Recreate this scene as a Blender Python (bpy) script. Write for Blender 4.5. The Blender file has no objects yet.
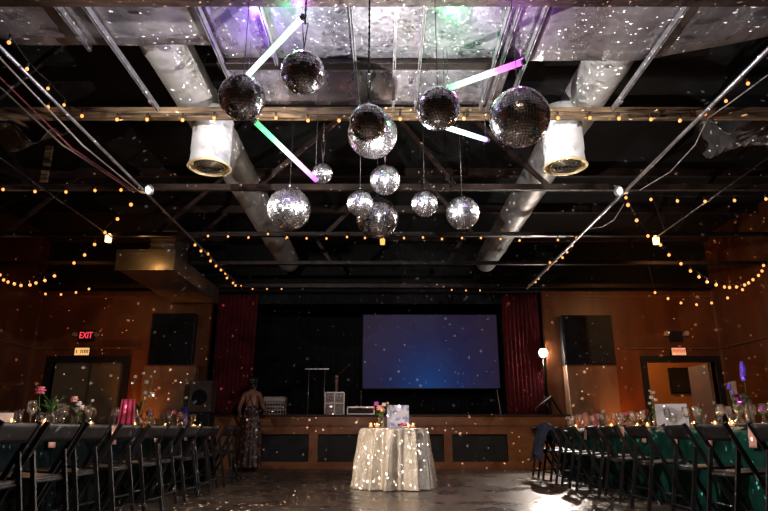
import bpy, bmesh, math, random
from mathutils import Vector, Matrix, Euler
random.seed(7)
PI = math.pi
sc = bpy.context.scene
col = sc.collection

# ------------------------------------------------------------------ camera
F = 597.0; CZ = 0.73; TILT = math.atan(174.5 / F); CT, ST = math.cos(TILT), math.sin(TILT)
cam = bpy.data.cameras.new('camera'); cam.sensor_width = 36.0; cam.lens = F / 768 * 36.0
cam.clip_start = 0.05; cam.clip_end = 100
co = bpy.data.objects.new('camera', cam); col.objects.link(co)
co.location = (0, 0, CZ); co.rotation_euler = (PI / 2 + TILT, 0, 0)
sc.camera = co

def W(px, py, Y):
    """point of the room at distance Y down the hall seen along a sight line"""
    u = (px - 384.0) / F; v = (255.5 - py) / F
    d = Vector((u, CT - v * ST, ST + v * CT)); t = Y / d.y
    return Vector((d.x * t, Y, CZ + d.z * t))

# ------------------------------------------------------------------ view + world
sc.view_settings.view_transform = 'Standard'; sc.view_settings.look = 'None'
sc.view_settings.gamma = 1.0; sc.view_settings.use_curve_mapping = False
sc.view_settings.exposure = 0.0
sc.cycles.use_denoising = True
sc.cycles.caustics_reflective = False; sc.cycles.caustics_refractive = False
sc.cycles.sample_clamp_indirect = 4.0
sc.cycles.max_bounces = 8
wd = bpy.data.worlds.new('night'); sc.world = wd; wd.use_nodes = True
wd.node_tree.nodes['Background'].inputs[0].default_value = (1.0, 0.62, 0.42, 1)
wd.node_tree.nodes['Background'].inputs[1].default_value = 0.008

# ------------------------------------------------------------------ lights
def lamp(name, typ, loc, power, color, target=None, size=0.05, angle=60, blend=0.5):
    l = bpy.data.lights.new(name, typ); l.energy = power; l.color = color
    if typ == 'SPOT':
        l.spot_size = math.radians(angle); l.spot_blend = blend; l.shadow_soft_size = size
    elif typ == 'POINT':
        l.shadow_soft_size = size
    elif typ == 'AREA':
        l.size = size
    o = bpy.data.objects.new(name, l); col.objects.link(o); o.location = loc
    if target is not None:
        o.rotation_euler = (Vector(target) - Vector(loc)).to_track_quat('-Z', 'Y').to_euler()
    return o

WARMW = (1.0, 0.86, 0.72)
# unseen spots added to match the brightness; they have no fixtures
lamp('added_spot_left', 'SPOT', (-2.2, 1.2, 2.6), 850, (1, .95, .92), (-1.6, 5.3, 3.55), .06, 36, .8)
lamp('added_spot_right', 'SPOT', (2.2, 1.2, 2.6), 850, (1, .95, .92), (1.95, 5.2, 3.62), .06, 17, .9)
lamp('added_spot_table', 'SPOT', (-3.4, 4.2, 3.35), 1050, (1, .82, .64), (0.08, 8.35, 0.42), .04, 17, .8)
lamp('added_spot_right_row', 'SPOT', (0.4, 1.4, 3.3), 170, (1, .74, .56), (3.6, 7.2, 1.15), .06, 44, .9)
lamp('added_spot_left_row', 'SPOT', (0.0, 1.4, 3.3), 22, (1, .68, .48), (-3.3, 6.4, 1.2), .06, 44, .9)
lamp('added_spot_stage', 'SPOT', (0.6, 6.0, 3.5), 190, (1, .58, .30), (0.9, 12.4, 0.9), .15, 55, .9)

lamp('added_backlight_right', 'SPOT', (6.6, 10.4, 3.4), 900, (1, .74, .52), (3.2, 6.4, .9), .06, 62, .9)  # unseen spots added as backlight for the glasses on both rows
lamp('added_backlight_left', 'SPOT', (-6.9, 10.4, 3.4), 230, (1, .70, .46), (-3.1, 5.6, .9), .06, 62, .9)
lamp('added_side_spot_left', 'SPOT', (-3.9, 4.5, 3.3), 900, (1, .95, .95), (0, 5.3, 2.8), .08, 26, .6)  # unseen side spots added to brighten the lower mirror balls
lamp('added_side_spot_right', 'SPOT', (3.9, 4.5, 3.3), 900, (1, .95, .95), (0, 5.3, 2.8), .08, 26, .6)

def gobo(name, loc, power, color, scale, radius, rot=(0, 0, 0), base=0.0, typ='POINT'):
    """the light a turning mirror ball throws: many small separate beams"""
    l = bpy.data.lights.new(name, typ); l.energy = power; l.color = color; l.shadow_soft_size = 0.0
    if typ == 'SPOT': l.spot_size = math.radians(100); l.spot_blend = .3
    l.use_nodes = True
    nt = l.node_tree; em = nt.nodes['Emission']
    tc = nt.nodes.new('ShaderNodeTexCoord')
    vo = nt.nodes.new('ShaderNodeTexVoronoi'); vo.inputs['Scale'].default_value = scale
    lt = nt.nodes.new('ShaderNodeMapRange'); lt.interpolation_type = 'SMOOTHSTEP'
    lt.inputs[1].default_value = radius; lt.inputs[2].default_value = radius * .55
    lt.inputs[3].default_value = base; lt.inputs[4].default_value = 1
    nt.links.new(tc.outputs['Normal'], vo.inputs['Vector'])
    nt.links.new(vo.outputs['Distance'], lt.inputs[0])
    sep = nt.nodes.new('ShaderNodeSeparateColor')
    nt.links.new(vo.outputs['Color'], sep.inputs[0])
    pw = nt.nodes.new('ShaderNodeMath'); pw.operation = 'POWER'; pw.inputs[1].default_value = 1.3 if not base else .4
    nt.links.new(sep.outputs[0], pw.inputs[0])
    m = nt.nodes.new('ShaderNodeMath'); m.operation = 'MULTIPLY'
    nt.links.new(lt.outputs[0], m.inputs[0]); nt.links.new(pw.outputs[0], m.inputs[1])
    nt.links.new(m.outputs[0], em.inputs['Strength'])
    o = bpy.data.objects.new(name, l); col.objects.link(o); o.location = loc; o.rotation_euler = rot
    return o
gobo('mirror_ball_beams', (0.25, 4.75, 2.2), 19000, (1, .88, .76), 70, .115)
gobo('mirror_ball_beams_up', (0.1, 4.25, 2.55), 8500, (1, .93, .97), 40, .15, base=.035)  # its even base level is added to brighten the foil
gobo('mirror_ball_beams_floor', (0.0, 5.6, 2.3), 50000, (1, .82, .66), 54, .14, rot=(math.radians(17), 0, 0), typ='SPOT')

# ------------------------------------------------------------------ materials
MATS = {}
def mat(name, color, rough=.5, metal=0.0, noise=0.0, nscale=6.0, bump=0.0, bscale=30.0, coat=0.0, spec=None,
        color2=None, stretch=None, alpha=None, trans=0.0, sheen=0.0, emit=None, estr=0.0, rvar=0.0):
    if name in MATS: return MATS[name]
    m = bpy.data.materials.new(name); m.use_nodes = True; nt = m.node_tree
    b = nt.nodes['Principled BSDF']
    b.inputs['Base Color'].default_value = (*color, 1)
    b.inputs['Roughness'].default_value = rough; b.inputs['Metallic'].default_value = metal
    if coat: b.inputs['Coat Weight'].default_value = coat
    if spec is not None: b.inputs['Specular IOR Level'].default_value = spec
    if trans: b.inputs['Transmission Weight'].default_value = trans; b.inputs['IOR'].default_value = 1.45
    if sheen: b.inputs['Sheen Weight'].default_value = sheen
    if emit: b.inputs['Emission Color'].default_value = (*emit, 1); b.inputs['Emission Strength'].default_value = estr
    tc = nt.nodes.new('ShaderNodeTexCoord'); mp = nt.nodes.new('ShaderNodeMapping')
    nt.links.new(tc.outputs['Object'], mp.inputs[0])
    if stretch: mp.inputs['Scale'].default_value = stretch
    n = nt.nodes.new('ShaderNodeTexNoise'); n.inputs['Scale'].default_value = nscale; n.inputs['Detail'].default_value = 6
    nt.links.new(mp.outputs[0], n.inputs['Vector'])
    if noise or color2:
        c2 = color2 or tuple(c * (1 - noise) for c in color)
        rp = nt.nodes.new('ShaderNodeValToRGB')
        rp.color_ramp.elements[0].position = .35; rp.color_ramp.elements[1].position = .68
        rp.color_ramp.elements[0].color = (*c2, 1); rp.color_ramp.elements[1].color = (*color, 1)
        nt.links.new(n.outputs['Fac'], rp.inputs[0]); nt.links.new(rp.outputs[0], b.inputs['Base Color'])
    if rvar:
        mr = nt.nodes.new('ShaderNodeMapRange'); mr.inputs[3].default_value = rough - rvar; mr.inputs[4].default_value = rough + rvar
        mr.inputs[1].default_value = .3; mr.inputs[2].default_value = .7
        nt.links.new(n.outputs['Fac'], mr.inputs[0]); nt.links.new(mr.outputs[0], b.inputs['Roughness'])
    if bump:
        n2 = nt.nodes.new('ShaderNodeTexNoise'); n2.inputs['Scale'].default_value = bscale; n2.inputs['Detail'].default_value = 4
        nt.links.new(mp.outputs[0], n2.inputs['Vector'])
        bp = nt.nodes.new('ShaderNodeBump'); bp.inputs['Strength'].default_value = bump; bp.inputs['Distance'].default_value = .02
        nt.links.new(n2.outputs['Fac'], bp.inputs['Height']); nt.links.new(bp.outputs[0], b.inputs['Normal'])
    MATS[name] = m; return m

def glow(name, color, strength):
    if name in MATS: return MATS[name]
    m = bpy.data.materials.new(name); m.use_nodes = True; b = m.node_tree.nodes['Principled BSDF']
    b.inputs['Base Color'].default_value = (*[c * .3 for c in color], 1)
    b.inputs['Emission Color'].default_value = (*color, 1); b.inputs['Emission Strength'].default_value = strength
    MATS[name] = m; return m

M_floor = mat('polished_concrete', (.13, .092, .064), .30, noise=.45, nscale=1.6, bump=.10, bscale=9, rvar=.10, spec=.6)
M_wall = mat('brown_wall_panelling', (.19, .062, .020), .38, color2=(.12, .036, .011), nscale=1.6, stretch=(2.2, 2.2, .5), bump=.05, bscale=6)
M_trim = mat('brown_trim', (.22, .09, .035), .35, noise=.3, nscale=9)
M_roof = mat('dark_roof_boards', (.003, .0026, .0025), .9, noise=.5, nscale=3)
M_black = mat('black_paint', (.004, .004, .0045), .6, noise=.3)
M_drape = mat('black_drape', (.006, .006, .008), .95, noise=.3)
M_timber = mat('pale_timber', (.40, .26, .13), .55, color2=(.045, .022, .012), nscale=2.6, stretch=(1.0, 11, 11), bump=.2, bscale=12)
M_timber2 = mat('dark_timber', (.055, .026, .013), .65, color2=(.018, .009, .006), nscale=3, stretch=(1, 8, 8), bump=.2, bscale=10)
M_steel = mat('galvanised_steel', (.70, .68, .68), .33, metal=.7, noise=.35, nscale=14, bump=.05)
M_darksteel = mat('dark_steel', (.06, .045, .04), .45, metal=.8, noise=.4, nscale=8)
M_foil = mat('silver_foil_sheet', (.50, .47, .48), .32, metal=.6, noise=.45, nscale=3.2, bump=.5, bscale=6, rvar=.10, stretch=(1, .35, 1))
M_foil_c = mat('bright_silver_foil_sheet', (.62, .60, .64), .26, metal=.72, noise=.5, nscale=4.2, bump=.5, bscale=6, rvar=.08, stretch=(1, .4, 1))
M_duct = mat('galvanised_duct', (.60, .58, .54), .55, metal=.35, noise=.25, nscale=5, bump=.18, bscale=8)
M_duct_wrap = mat('white_duct_wrap', (.82, .81, .79), .6, metal=.1, noise=.25, nscale=7, bump=.5, bscale=7)
M_boxduct = mat('dull_box_duct', (.40, .33, .27), .40, metal=.8, noise=.3, nscale=3)
M_red = mat('red_velvet', (.13, .002, .006), .9, noise=.35, nscale=5)
M_mirror = mat('mirror_tiles', (.86, .85, .88), .12, metal=1)
M_mirror2 = mat('mirror_tiles_lit', (.95, .93, .95), .26, metal=1)  # lighter, rougher tile copy for the balls that the spots light up
M_core = mat('mirror_ball_core', (.05, .05, .055), .5, metal=.3)
M_chrome = mat('chrome', (.75, .75, .76), .18, metal=1)
M_chair = mat('black_chair_plastic', (.008, .0075, .0075), .5, noise=.2, nscale=12)
M_chairmetal = mat('dark_chair_frame', (.015, .0135, .013), .5, spec=.3)
M_green = mat('dark_green_cloth', (.003, .050, .032), .75, noise=.3, nscale=6, spec=.2)
M_green_shaded = mat('shaded_green_cloth', (.0015, .005, .005), .9, spec=.1, noise=.3, nscale=6)  # the green cloth again, colour darkened for the dim left side
def thin_glass(name, tint, rough, dif):
    m = bpy.data.materials.new(name); m.use_nodes = True; nt = m.node_tree; nt.nodes.clear()
    out = nt.nodes.new('ShaderNodeOutputMaterial'); tr = nt.nodes.new('ShaderNodeBsdfTransparent'); tr.inputs[0].default_value = (*tint, 1)
    gl = nt.nodes.new('ShaderNodeBsdfAnisotropic'); gl.inputs['Roughness'].default_value = rough; gl.inputs['Color'].default_value = (1, 1, 1, 1)
    df = nt.nodes.new('ShaderNodeBsdfTranslucent'); df.inputs[0].default_value = (.9, .72, .55, 1)
    lw = nt.nodes.new('ShaderNodeLayerWeight'); lw.inputs[0].default_value = .45
    a = nt.nodes.new('ShaderNodeMixShader'); b = nt.nodes.new('ShaderNodeMixShader'); b.inputs[0].default_value = dif
    nt.links.new(lw.outputs['Facing'], a.inputs[0]); nt.links.new(tr.outputs[0], a.inputs[1]); nt.links.new(gl.outputs[0], a.inputs[2])
    nt.links.new(a.outputs[0], b.inputs[1]); nt.links.new(df.outputs[0], b.inputs[2]); nt.links.new(b.outputs[0], out.inputs[0])
    MATS[name] = m; return m
M_glass = thin_glass('clear_glass', (.97, .97, .97), .10, .045)
M_water = thin_glass('water_in_glass', (.88, .93, .88), .1, .06)
M_stem = mat('green_stem', (.08, .20, .04), .5, noise=.3)
M_leaf = mat('green_leaf', (.07, .19, .035), .5, noise=.4, nscale=20)
M_white = mat('white_card', (.72, .69, .66), .6, noise=.06, nscale=8)
M_petalw = mat('white_petal', (.85, .76, .68), .6, noise=.1)
M_petalp = mat('pink_petal', (.80, .18, .26), .6, noise=.2)
M_petalr = mat('crimson_petal', (.30, .008, .03), .6, noise=.3)
M_petalv = mat('violet_petal', (.22, .10, .80), .6, noise=.3, nscale=30)
M_petalm = mat('mauve_petal', (.62, .12, .58), .6, noise=.3)
M_petalb = mat('blush_petal', (.85, .42, .36), .6, noise=.2)
M_napkin = mat('peach_napkin', (.80, .40, .28), .7, noise=.12, nscale=20)
M_plate = mat('white_china', (.78, .75, .70), .25)
M_sequin = None
M_skin = mat('skin', (.40, .20, .12), .55, noise=.08)
M_hair = mat('dark_hair', (.012, .008, .006), .5, noise=.3, nscale=40)
M_jacket = mat('dusty_blue_denim', (.055, .065, .10), .8, noise=.3, nscale=14)
M_orange = mat('orange_painted_wall', (.62, .22, .04), .7, noise=.1, nscale=2)
M_doorgrey = mat('olive_grey_door', (.17, .14, .085), .5, noise=.15, nscale=3)
M_leafgrey = mat('grey_door_leaf', (.22, .175, .15), .5, noise=.1)
M_ply = mat('plywood', (.36, .20, .10), .55, color2=(.26, .13, .06), nscale=2.2, stretch=(1, 1, .4))
M_plastic = mat('grey_insulation_wrap', (.16, .15, .14), .45, noise=.5, nscale=4, bump=.6, bscale=6)
M_bulb = glow('warm_bulb', (1.0, .36, .09), 2.0)
M_lantern = glow('lantern_glass', (1.0, .58, .20), 5)
M_flame = glow('candle_flame', (1.0, .50, .15), 16)
M_candle = glow('candle_glow_wax', (1.0, .48, .18), 1.3)
M_lens = glow('white_lamp_lens', (1.0, .92, .84), 6)
M_cable = mat('black_cable', (.02, .016, .013), .5)
M_palecable = mat('pale_cable', (.55, .50, .45), .4)
M_redcable = mat('maroon_cable', (.18, .02, .03), .4)

# ------------------------------------------------------------------ mesh helpers
class MB:
    def __init__(s): s.bm = bmesh.new()
    def box(s, x0, x1, y0, y1, z0, z1, M=None, taper=None):
        vs = [s.bm.verts.new(p) for p in ((x0,y0,z0),(x1,y0,z0),(x1,y1,z0),(x0,y1,z0),(x0,y0,z1),(x1,y0,z1),(x1,y1,z1),(x0,y1,z1))]
        if M is not None:
            for v in vs: v.co = M @ v.co
        for f in ((0,3,2,1),(4,5,6,7),(0,1,5,4),(1,2,6,5),(2,3,7,6),(3,0,4,7)): s.bm.faces.new([vs[i] for i in f])
        return s
    def bar(s, a, b, w, h, up=(0, 0, 1)):
        a, b = Vector(a), Vector(b); d = b - a; L = d.length; z = d.normalized(); u = Vector(up)
        if abs(z.dot(u)) > .99: u = Vector((0, 1, 0))
        x = u.cross(z).normalized(); y = z.cross(x)
        M = Matrix((x, y, z)).transposed().to_4x4(); M.translation = a
        return s.box(-w/2, w/2, -h/2, h/2, 0, L, M)
    def tube(s, pts, r, seg=8, cap=True, smooth=True):
        pts = [Vector(p) for p in pts]; n = len(pts)
        rs = r if isinstance(r, (list, tuple)) else [r] * n
        rings = []; ref = None
        for i, p in enumerate(pts):
            t = (pts[min(i+1, n-1)] - pts[max(i-1, 0)]).normalized()
            if ref is None: ref = Vector((0,0,1)) if abs(t.z) < .9 else Vector((1,0,0))
            x = ref.cross(t).normalized(); y = t.cross(x); ref = y.cross(Vector((0,0,0))) if False else ref
            if abs(ref.dot(t)) > .95: ref = Vector((1,0,0)) if abs(t.x) < .9 else Vector((0,1,0)); x = ref.cross(t).normalized(); y = t.cross(x)
            rings.append([s.bm.verts.new(p + (x*math.cos(2*PI*k/seg) + y*math.sin(2*PI*k/seg))*rs[i]) for k in range(seg)])
        for a, b in zip(rings, rings[1:]):
            for k in range(seg):
                f = s.bm.faces.new((a[k], a[(k+1)%seg], b[(k+1)%seg], b[k])); f.smooth = smooth
        if cap:
            s.bm.faces.new(rings[0][::-1]); s.bm.faces.new(rings[-1])
        return s
    def lathe(s, prof, c=(0,0,0), seg=20, M=None, smooth=True, close=False):
        c = Vector(c); rings = []
        for r, z in prof:
            ring = []
            for k in range(seg):
                p = Vector((max(r, 1e-4)*math.cos(2*PI*k/seg), max(r, 1e-4)*math.sin(2*PI*k/seg), z))
                if M is not None: p = M @ p
                ring.append(s.bm.verts.new(c + p))
            rings.append(ring)
        for a, b in zip(rings, rings[1:]):
            for k in range(seg):
                f = s.bm.faces.new((a[k], a[(k+1)%seg], b[(k+1)%seg], b[k])); f.smooth = smooth
        if close:
            s.bm.faces.new(rings[0][::-1]); s.bm.faces.new(rings[-1])
        return s
    def ball(s, c, r, sub=1, sc_=(1,1,1), M=None):
        g = bmesh.ops.create_icosphere(s.bm, subdivisions=sub, radius=1)
        for v in g['verts']:
            p = Vector((v.co.x*r*sc_[0], v.co.y*r*sc_[1], v.co.z*r*sc_[2]))
            if M is not None: p = M @ p
            v.co = p + Vector(c)
            for f in v.link_faces: f.smooth = True
        return s
    def quad(s, *p, smooth=False):
        f = s.bm.faces.new([s.bm.verts.new(q) for q in p]); f.smooth = smooth; return s
    def grid(s, fn, nu, nv, smooth=True, wrap=False):
        g = [[s.bm.verts.new(fn(i/(nu if wrap else nu-1), j/(nv-1))) for j in range(nv)] for i in range(nu)]
        for i in range(nu if wrap else nu-1):
            for j in range(nv-1):
                f = s.bm.faces.new((g[i][j], g[(i+1)%nu][j], g[(i+1)%nu][j+1], g[i][j+1])); f.smooth = smooth
        return s
    def build(s, name, m, parent=None, bevel=0, solid=0, kind=None):
        me = bpy.data.meshes.new(name); s.bm.normal_update(); s.bm.to_mesh(me); s.bm.free()
        me.materials.append(m)
        o = bpy.data.objects.new(name, me); col.objects.link(o)
        if parent is not None: o.parent = parent
        if bevel:
            b = o.modifiers.new('b', 'BEVEL'); b.width = bevel; b.segments = 2; b.limit_method = 'ANGLE'
        if solid:
            b = o.modifiers.new('s', 'SOLIDIFY'); b.thickness = solid; b.offset = 0
        if kind: o['kind'] = kind
        return o

def tag(o, label, cat, group=None):
    o['label'] = label; o['category'] = cat
    if group: o['group'] = group
    return o
OCC = []
def thing(name, label, cat, loc=(0,0,0), rz=0, group=None):
    if cat in ('flower vase', 'candle', 'vase', 'card'): OCC.append((loc[0], loc[1]))
    o = bpy.data.objects.new(name, None); col.objects.link(o); o.location = loc; o.rotation_euler = (0,0,rz)
    o.empty_display_size = .1
    return tag(o, label, cat, group)
def dup(root, loc=None, rz=None, label=None, scale=None):
    def cp(o, par):
        c = o.copy(); col.objects.link(c); c.parent = par
        for ch in [k for k in bpy.data.objects if k.parent == o]: cp(ch, c)
        return c
    r = cp(root, None)
    if loc is not None: r.location = loc
    if rz is not None: r.rotation_euler = (0,0,rz)
    if label: r['label'] = label
    if scale: r.scale = scale
    return r
def S(name, mb, m, **k): return mb.build(name, m, kind='structure', **k)
ORD = ['nearest', 'second nearest', 'third nearest', 'fourth nearest', 'fifth nearest', 'sixth nearest', 'seventh nearest',
       'eighth nearest', 'ninth nearest', 'tenth nearest', 'eleventh nearest', 'twelfth nearest', 'thirteenth nearest']

# ================================================================== SETTING
YB = 12.66           # rear wall of the hall, with the stage opening in it
XL, XR = -7.4, 7.1
ZT = 3.60
S('floor', MB().box(XL-.2, XR+.2, -1.5, YB+.2, -.1, 0), M_floor)
S('ceiling', MB().box(XL-.2, XR+.2, -1.5, 18.2, 4.85, 4.95), M_roof)
S('wall_left', MB().box(XL-.15, XL, -1.5, YB, 0, 4.85), M_wall)
S('wall_right', MB().box(XR, XR+.15, -1.5, YB, 0, 4.85), M_wall)
OL, OR = -3.72, 3.42     # stage opening
m = MB()                 # back wall left of the stage, with the closed doorway
m.box(XL, -6.95, YB, YB+.15, 0, 3.62); m.box(-5.43, OL, YB, YB+.15, 0, 3.62); m.box(-6.95, -5.43, YB, YB+.15, 2.13, 3.62)
S('wall_back_left', m, M_wall)
m = MB()
m.box(OR, 5.50, YB, YB+.15, 0, 3.62); m.box(6.93, XR, YB, YB+.15, 0, 3.62); m.box(5.50, 6.93, YB, YB+.15, 2.13, 3.62)
S('wall_back_right', m, M_wall)
S('wall_back_upper', MB().box(XL, XR, YB, YB+.15, 3.62, 4.85), M_roof)
# trims on the back walls
k = 1
for (a, b, z) in ((XL, -5.15, 2.385), (5.02, XR, 2.385), (XL, OL-.1, 3.50), (OR+.1, XR, 3.50)):
    S('trim_%d' % k, MB().box(a, b, YB-.035, YB, z-.02, z+.02), M_trim); k += 1
for x, s in ((XL, 1), (XR, -1)):
    S('trim_%d' % k, MB().box(min(x, x+s*.035), max(x, x+s*.035), -1, YB-.04, 2.365, 2.405), M_trim); k += 1
    S('trim_%d' % k, MB().box(min(x, x+s*.05), max(x, x+s*.05), YB-.06, YB-.01, 0, 3.6), M_trim); k += 1
S('baseboard_left', MB().box(XL, XL+.02, -1, YB, 0, .12), M_trim)
S('baseboard_right', MB().box(XR-.02, XR, -1, YB, 0, .12), M_trim)
# stage house
SY = 12.38; SZ = 1.03
S('wall_stage_back', MB().box(-5, 5, 17.6, 17.8, 0, 4.85), M_drape)
S('wall_stage_left', MB().box(-5.1, -5, YB+.15, 17.8, 0, 4.85), M_drape)
S('wall_stage_right', MB().box(5, 5.1, YB+.15, 17.8, 0, 4.85), M_drape)
# doors
dm = MB(); 
for a, b in ((-6.95, -6.20), (-6.18, -5.43)): dm.box(a+.03, b-.01, YB+.06, YB+.10, 0.01, 2.09)
d1 = S('door_1', dm, M_doorgrey)
MB().box(-6.27, -6.24, YB+.02, YB+.06, .95, 1.2).build('door_handle', M_chrome, d1)
fr = MB().box(-7.07, -6.95, YB-.05, YB+.10, 0, 2.22).box(-5.43, -5.31, YB-.05, YB+.10, 0, 2.22).box(-6.95, -5.43, YB-.05, YB+.10, 2.10, 2.22)
fr.build('door_frame', M_black, d1)
d2 = S('door_2', MB().box(0, .88, 0, .045, 0.01, 2.09), M_leafgrey)
d2.location = (6.91, YB+.15, 0); d2.rotation_euler = (0, 0, math.radians(89))
MB().box(.78, .82, -.05, 0, .98, 1.1).build('door_handle', M_chrome, d2)
fr = MB().box(5.38, 5.50, YB-.05, YB+.14, 0, 2.22).box(6.93, 7.05, YB-.05, YB+.14, 0, 2.22).box(5.50, 6.93, YB-.05, YB+.14, 2.10, 2.22)
S('door_frame_2', fr, M_black); bpy.data.objects['door_frame_2'].name = 'trim_9'
# lobby behind the right doorway
S('wall_lobby', MB().box(5.12, 9.0, 15.0, 15.1, 0, 3.4), M_orange)
S('wall_lobby_left', MB().box(5.11, 5.2, YB+.16, 15.0, 0, 3.4), M_orange)
S('wall_lobby_right', MB().box(8.9, 9.0, YB+.16, 15.0, 0, 3.4), M_orange)
S('ceiling_lobby', MB().box(5.11, 9.0, YB+.16, 15.1, 3.4, 3.45), M_orange)
S('floor_lobby', MB().box(5.11, 9.0, YB+.2, 15.1, -.1, 0), M_floor)
lamp('lobby_lamp', 'POINT', (6.0, 13.6, 2.9), 30, (1, .74, .46), size=.15)

# ================================================================== STAGE
st = thing('stage', 'long raised wooden stage with dark openings along its brown front', 'stage', (0, SY, 0))
MB().box(OL, 3.76, -.03, YB-SY, SZ-.04, SZ).box(-4.95, 4.95, YB-SY+.16, 5.1, SZ-.04, SZ).box(OL+.02, OR-.02, YB-SY, YB-SY+.16, SZ-.04, SZ).build('stage_deck', M_timber2, st)
M_fascia = mat('stage_front_wood', (.34, .135, .035), .42, color2=(.24, .085, .022), nscale=2, stretch=(.6, 2, 3), bump=.05)
fm = MB(); fm.box(OL+.02, 3.74, 0, .05, .65, SZ-.045); fm.box(OL+.02, 3.74, 0, .05, 0, .13)
xs = [(OL+.02, -2.43), (-1.49, -1.31), (-.06, .06), (1.19, 1.35), (2.45, 3.74)]
for a, b in xs: fm.box(a, b, 0, .05, .13, .65)
fm.build('front_panel', M_fascia, st)
MB().box(OL+.02, 3.74, -.02, 0, .80, .83).build('ledge_strip', M_trim, st)
for a, b in ((-2.43, -1.49), (-1.31, -.06), (.06, 1.19), (1.35, 2.45)):
    MB().box(a, b, .10, .13, .13, .65).build('opening_shade', M_black, st)  # black sheet stands in for the shade inside each opening

# curtains and black drapes
def curtain(name, x0, x1, y, z0, z1, m, label, folds, amp=.032, pinch=0, cat='curtain'):
    def fn(u, v):
        z = z0 + (z1 - z0) * v
        w = 1 - pinch * (1 - v)
        return Vector((x0 + (x1 - x0) * u * w, y + amp * math.sin(u * folds * 2 * PI + .6 * math.sin(v * 3)), z))
    o = MB().grid(fn, folds * 8 + 1, 12).build(name, m, solid=.01)
    return tag(o, label, cat)
curtain('stage_curtain', -3.66, -2.78, 12.95, SZ+.01, 3.62, M_red, 'dark red velvet stage curtain hanging left of the black stage opening', 9, pinch=.05)
curtain('stage_curtain', 2.60, 3.40, 12.95, SZ+.01, 3.62, M_red, 'dark red velvet stage curtain hanging right of the screen, behind the bright lamp', 9)
curtain('black_valance', -2.85, 2.65, 13.05, 3.42, 4.2, M_drape, 'black cloth valance across the top of the stage opening', 22, .03, cat='drape')
curtain('black_backdrop', -4.9, 4.9, 15.6, SZ+.01, 4.6, M_drape, 'wide black backdrop drape hanging behind the projection screen', 40, .05, cat='drape')

# projection screen
def screen_mat():
    m = bpy.data.materials.new('projected_image'); m.use_nodes = True; nt = m.node_tree; b = nt.nodes['Principled BSDF']
    b.inputs['Base Color'].default_value = (.05, .05, .055, 1); b.inputs['Roughness'].default_value = .8; b.inputs['Specular IOR Level'].default_value = .1
    tc = nt.nodes.new('ShaderNodeTexCoord'); sp = nt.nodes.new('ShaderNodeVectorMath'); sp.operation = 'DISTANCE'
    mp = nt.nodes.new('ShaderNodeMapping'); mp.inputs['Scale'].default_value = (1, 0, .95)
    nt.links.new(tc.outputs['Object'], mp.inputs[0]); nt.links.new(mp.outputs[0], sp.inputs[0]); sp.inputs[1].default_value = (-.06, 0, -.80)
    rp = nt.nodes.new('ShaderNodeValToRGB'); e = rp.color_ramp.elements
    e[0].position = 0; e[0].color = (.006, .075, .30, 1); e[1].position = 1.0; e[1].color = (.034, .020, .052, 1)
    x = rp.color_ramp.elements.new(.22); x.color = (.010, .045, .20, 1)
    x = rp.color_ramp.elements.new(.55); x.color = (.020, .022, .095, 1)
    dv = nt.nodes.new('ShaderNodeMath'); dv.operation = 'DIVIDE'; dv.inputs[1].default_value = 2.0
    nt.links.new(sp.outputs['Value'], dv.inputs[0]); nt.links.new(dv.outputs[0], rp.inputs[0])
    nt.links.new(rp.outputs[0], b.inputs['Emission Color']); b.inputs['Emission Strength'].default_value = .50
    return m
p0 = W(363, 388, 14.5); p1 = W(496, 315, 14.5)
cx, cz = (p0.x+p1.x)/2, (p0.z+p1.z)/2; hw, hh = (p1.x-p0.x)/2, (p1.z-p0.z)/2
scr = thing('projection_screen', 'wide projection screen glowing deep blue over the stage', 'screen', (cx, 14.5, cz))
MB().box(-hw, hw, 0, .02, -hh, hh).build('screen_surface', screen_mat(), scr)
f = MB().box(-hw-.02, hw+.02, .02, .06, hh, hh+.02).box(-hw-.02, hw+.02, .02, .06, -hh-.02, -hh).box(-hw-.02, -hw, .02, .06, -hh, hh).box(hw, hw+.02, .02, .06, -hh, hh)
f.build('screen_frame', M_black, scr)
for sx in (-1, 1):
    l = MB().tube([(sx*(hw-.1), .05, -hh-.03), (sx*(hw-.1), .05, SZ-cz+.01)], .02)
    l.tube([(sx*(hw-.1), .05, -hh-.2), (sx*(hw-.1)+.0, .45, SZ-cz+.02)], .015).tube([(sx*(hw-.1), .05, -hh-.2), (sx*(hw-.1), -.35, SZ-cz+.02)], .015)
    l.build('leg', M_darksteel, scr)

# ================================================================== BACK WALL FURNITURE
def wall_box(x0, x1, z0, z1, label, split=False):
    t = thing('loudspeaker_cabinet', label, 'speaker', ((x0+x1)/2, YB-.19, z0))
    w = (x1-x0)/2; h = z1-z0
    MB().box(-w, w, 0, .18, 0, h).build('cabinet_shell', M_black, t, bevel=.01)
    if split:
        MB().box(-w+.03, -.015, -.015, 0, .03, h-.03).build('grille', M_drape, t)
        MB().box(.015, w-.03, -.015, 0, .03, h-.03).build('grille', M_black, t)
    else:
        MB().box(-w+.03, w-.03, -.015, 0, .03, h-.03).build('grille', M_drape, t)
a = W(147, 365, YB-.19); b = W(196, 313, YB-.19)
wall_box(a.x, b.x, a.z, b.z, 'large square black cabinet high on the left back wall')
a = W(565, 365, YB-.19); b = W(611, 315, YB-.19)
wall_box(a.x, b.x, a.z, b.z, 'large square black cabinet high on the right back wall, seam down its face', True)
def ply(x0, x1, ztop, label):
    t = thing('plywood_panel', label, 'panel', ((x0+x1)/2, YB-.3, 0)); w = (x1-x0)/2
    MB().box(-w, w, 0, .24, 0, ztop).build('panel_body', M_ply, t, bevel=.006)
    MB().box(-w-.012, w+.012, -.012, .25, ztop, ztop+.025).build('top_edge', M_trim, t)
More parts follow.
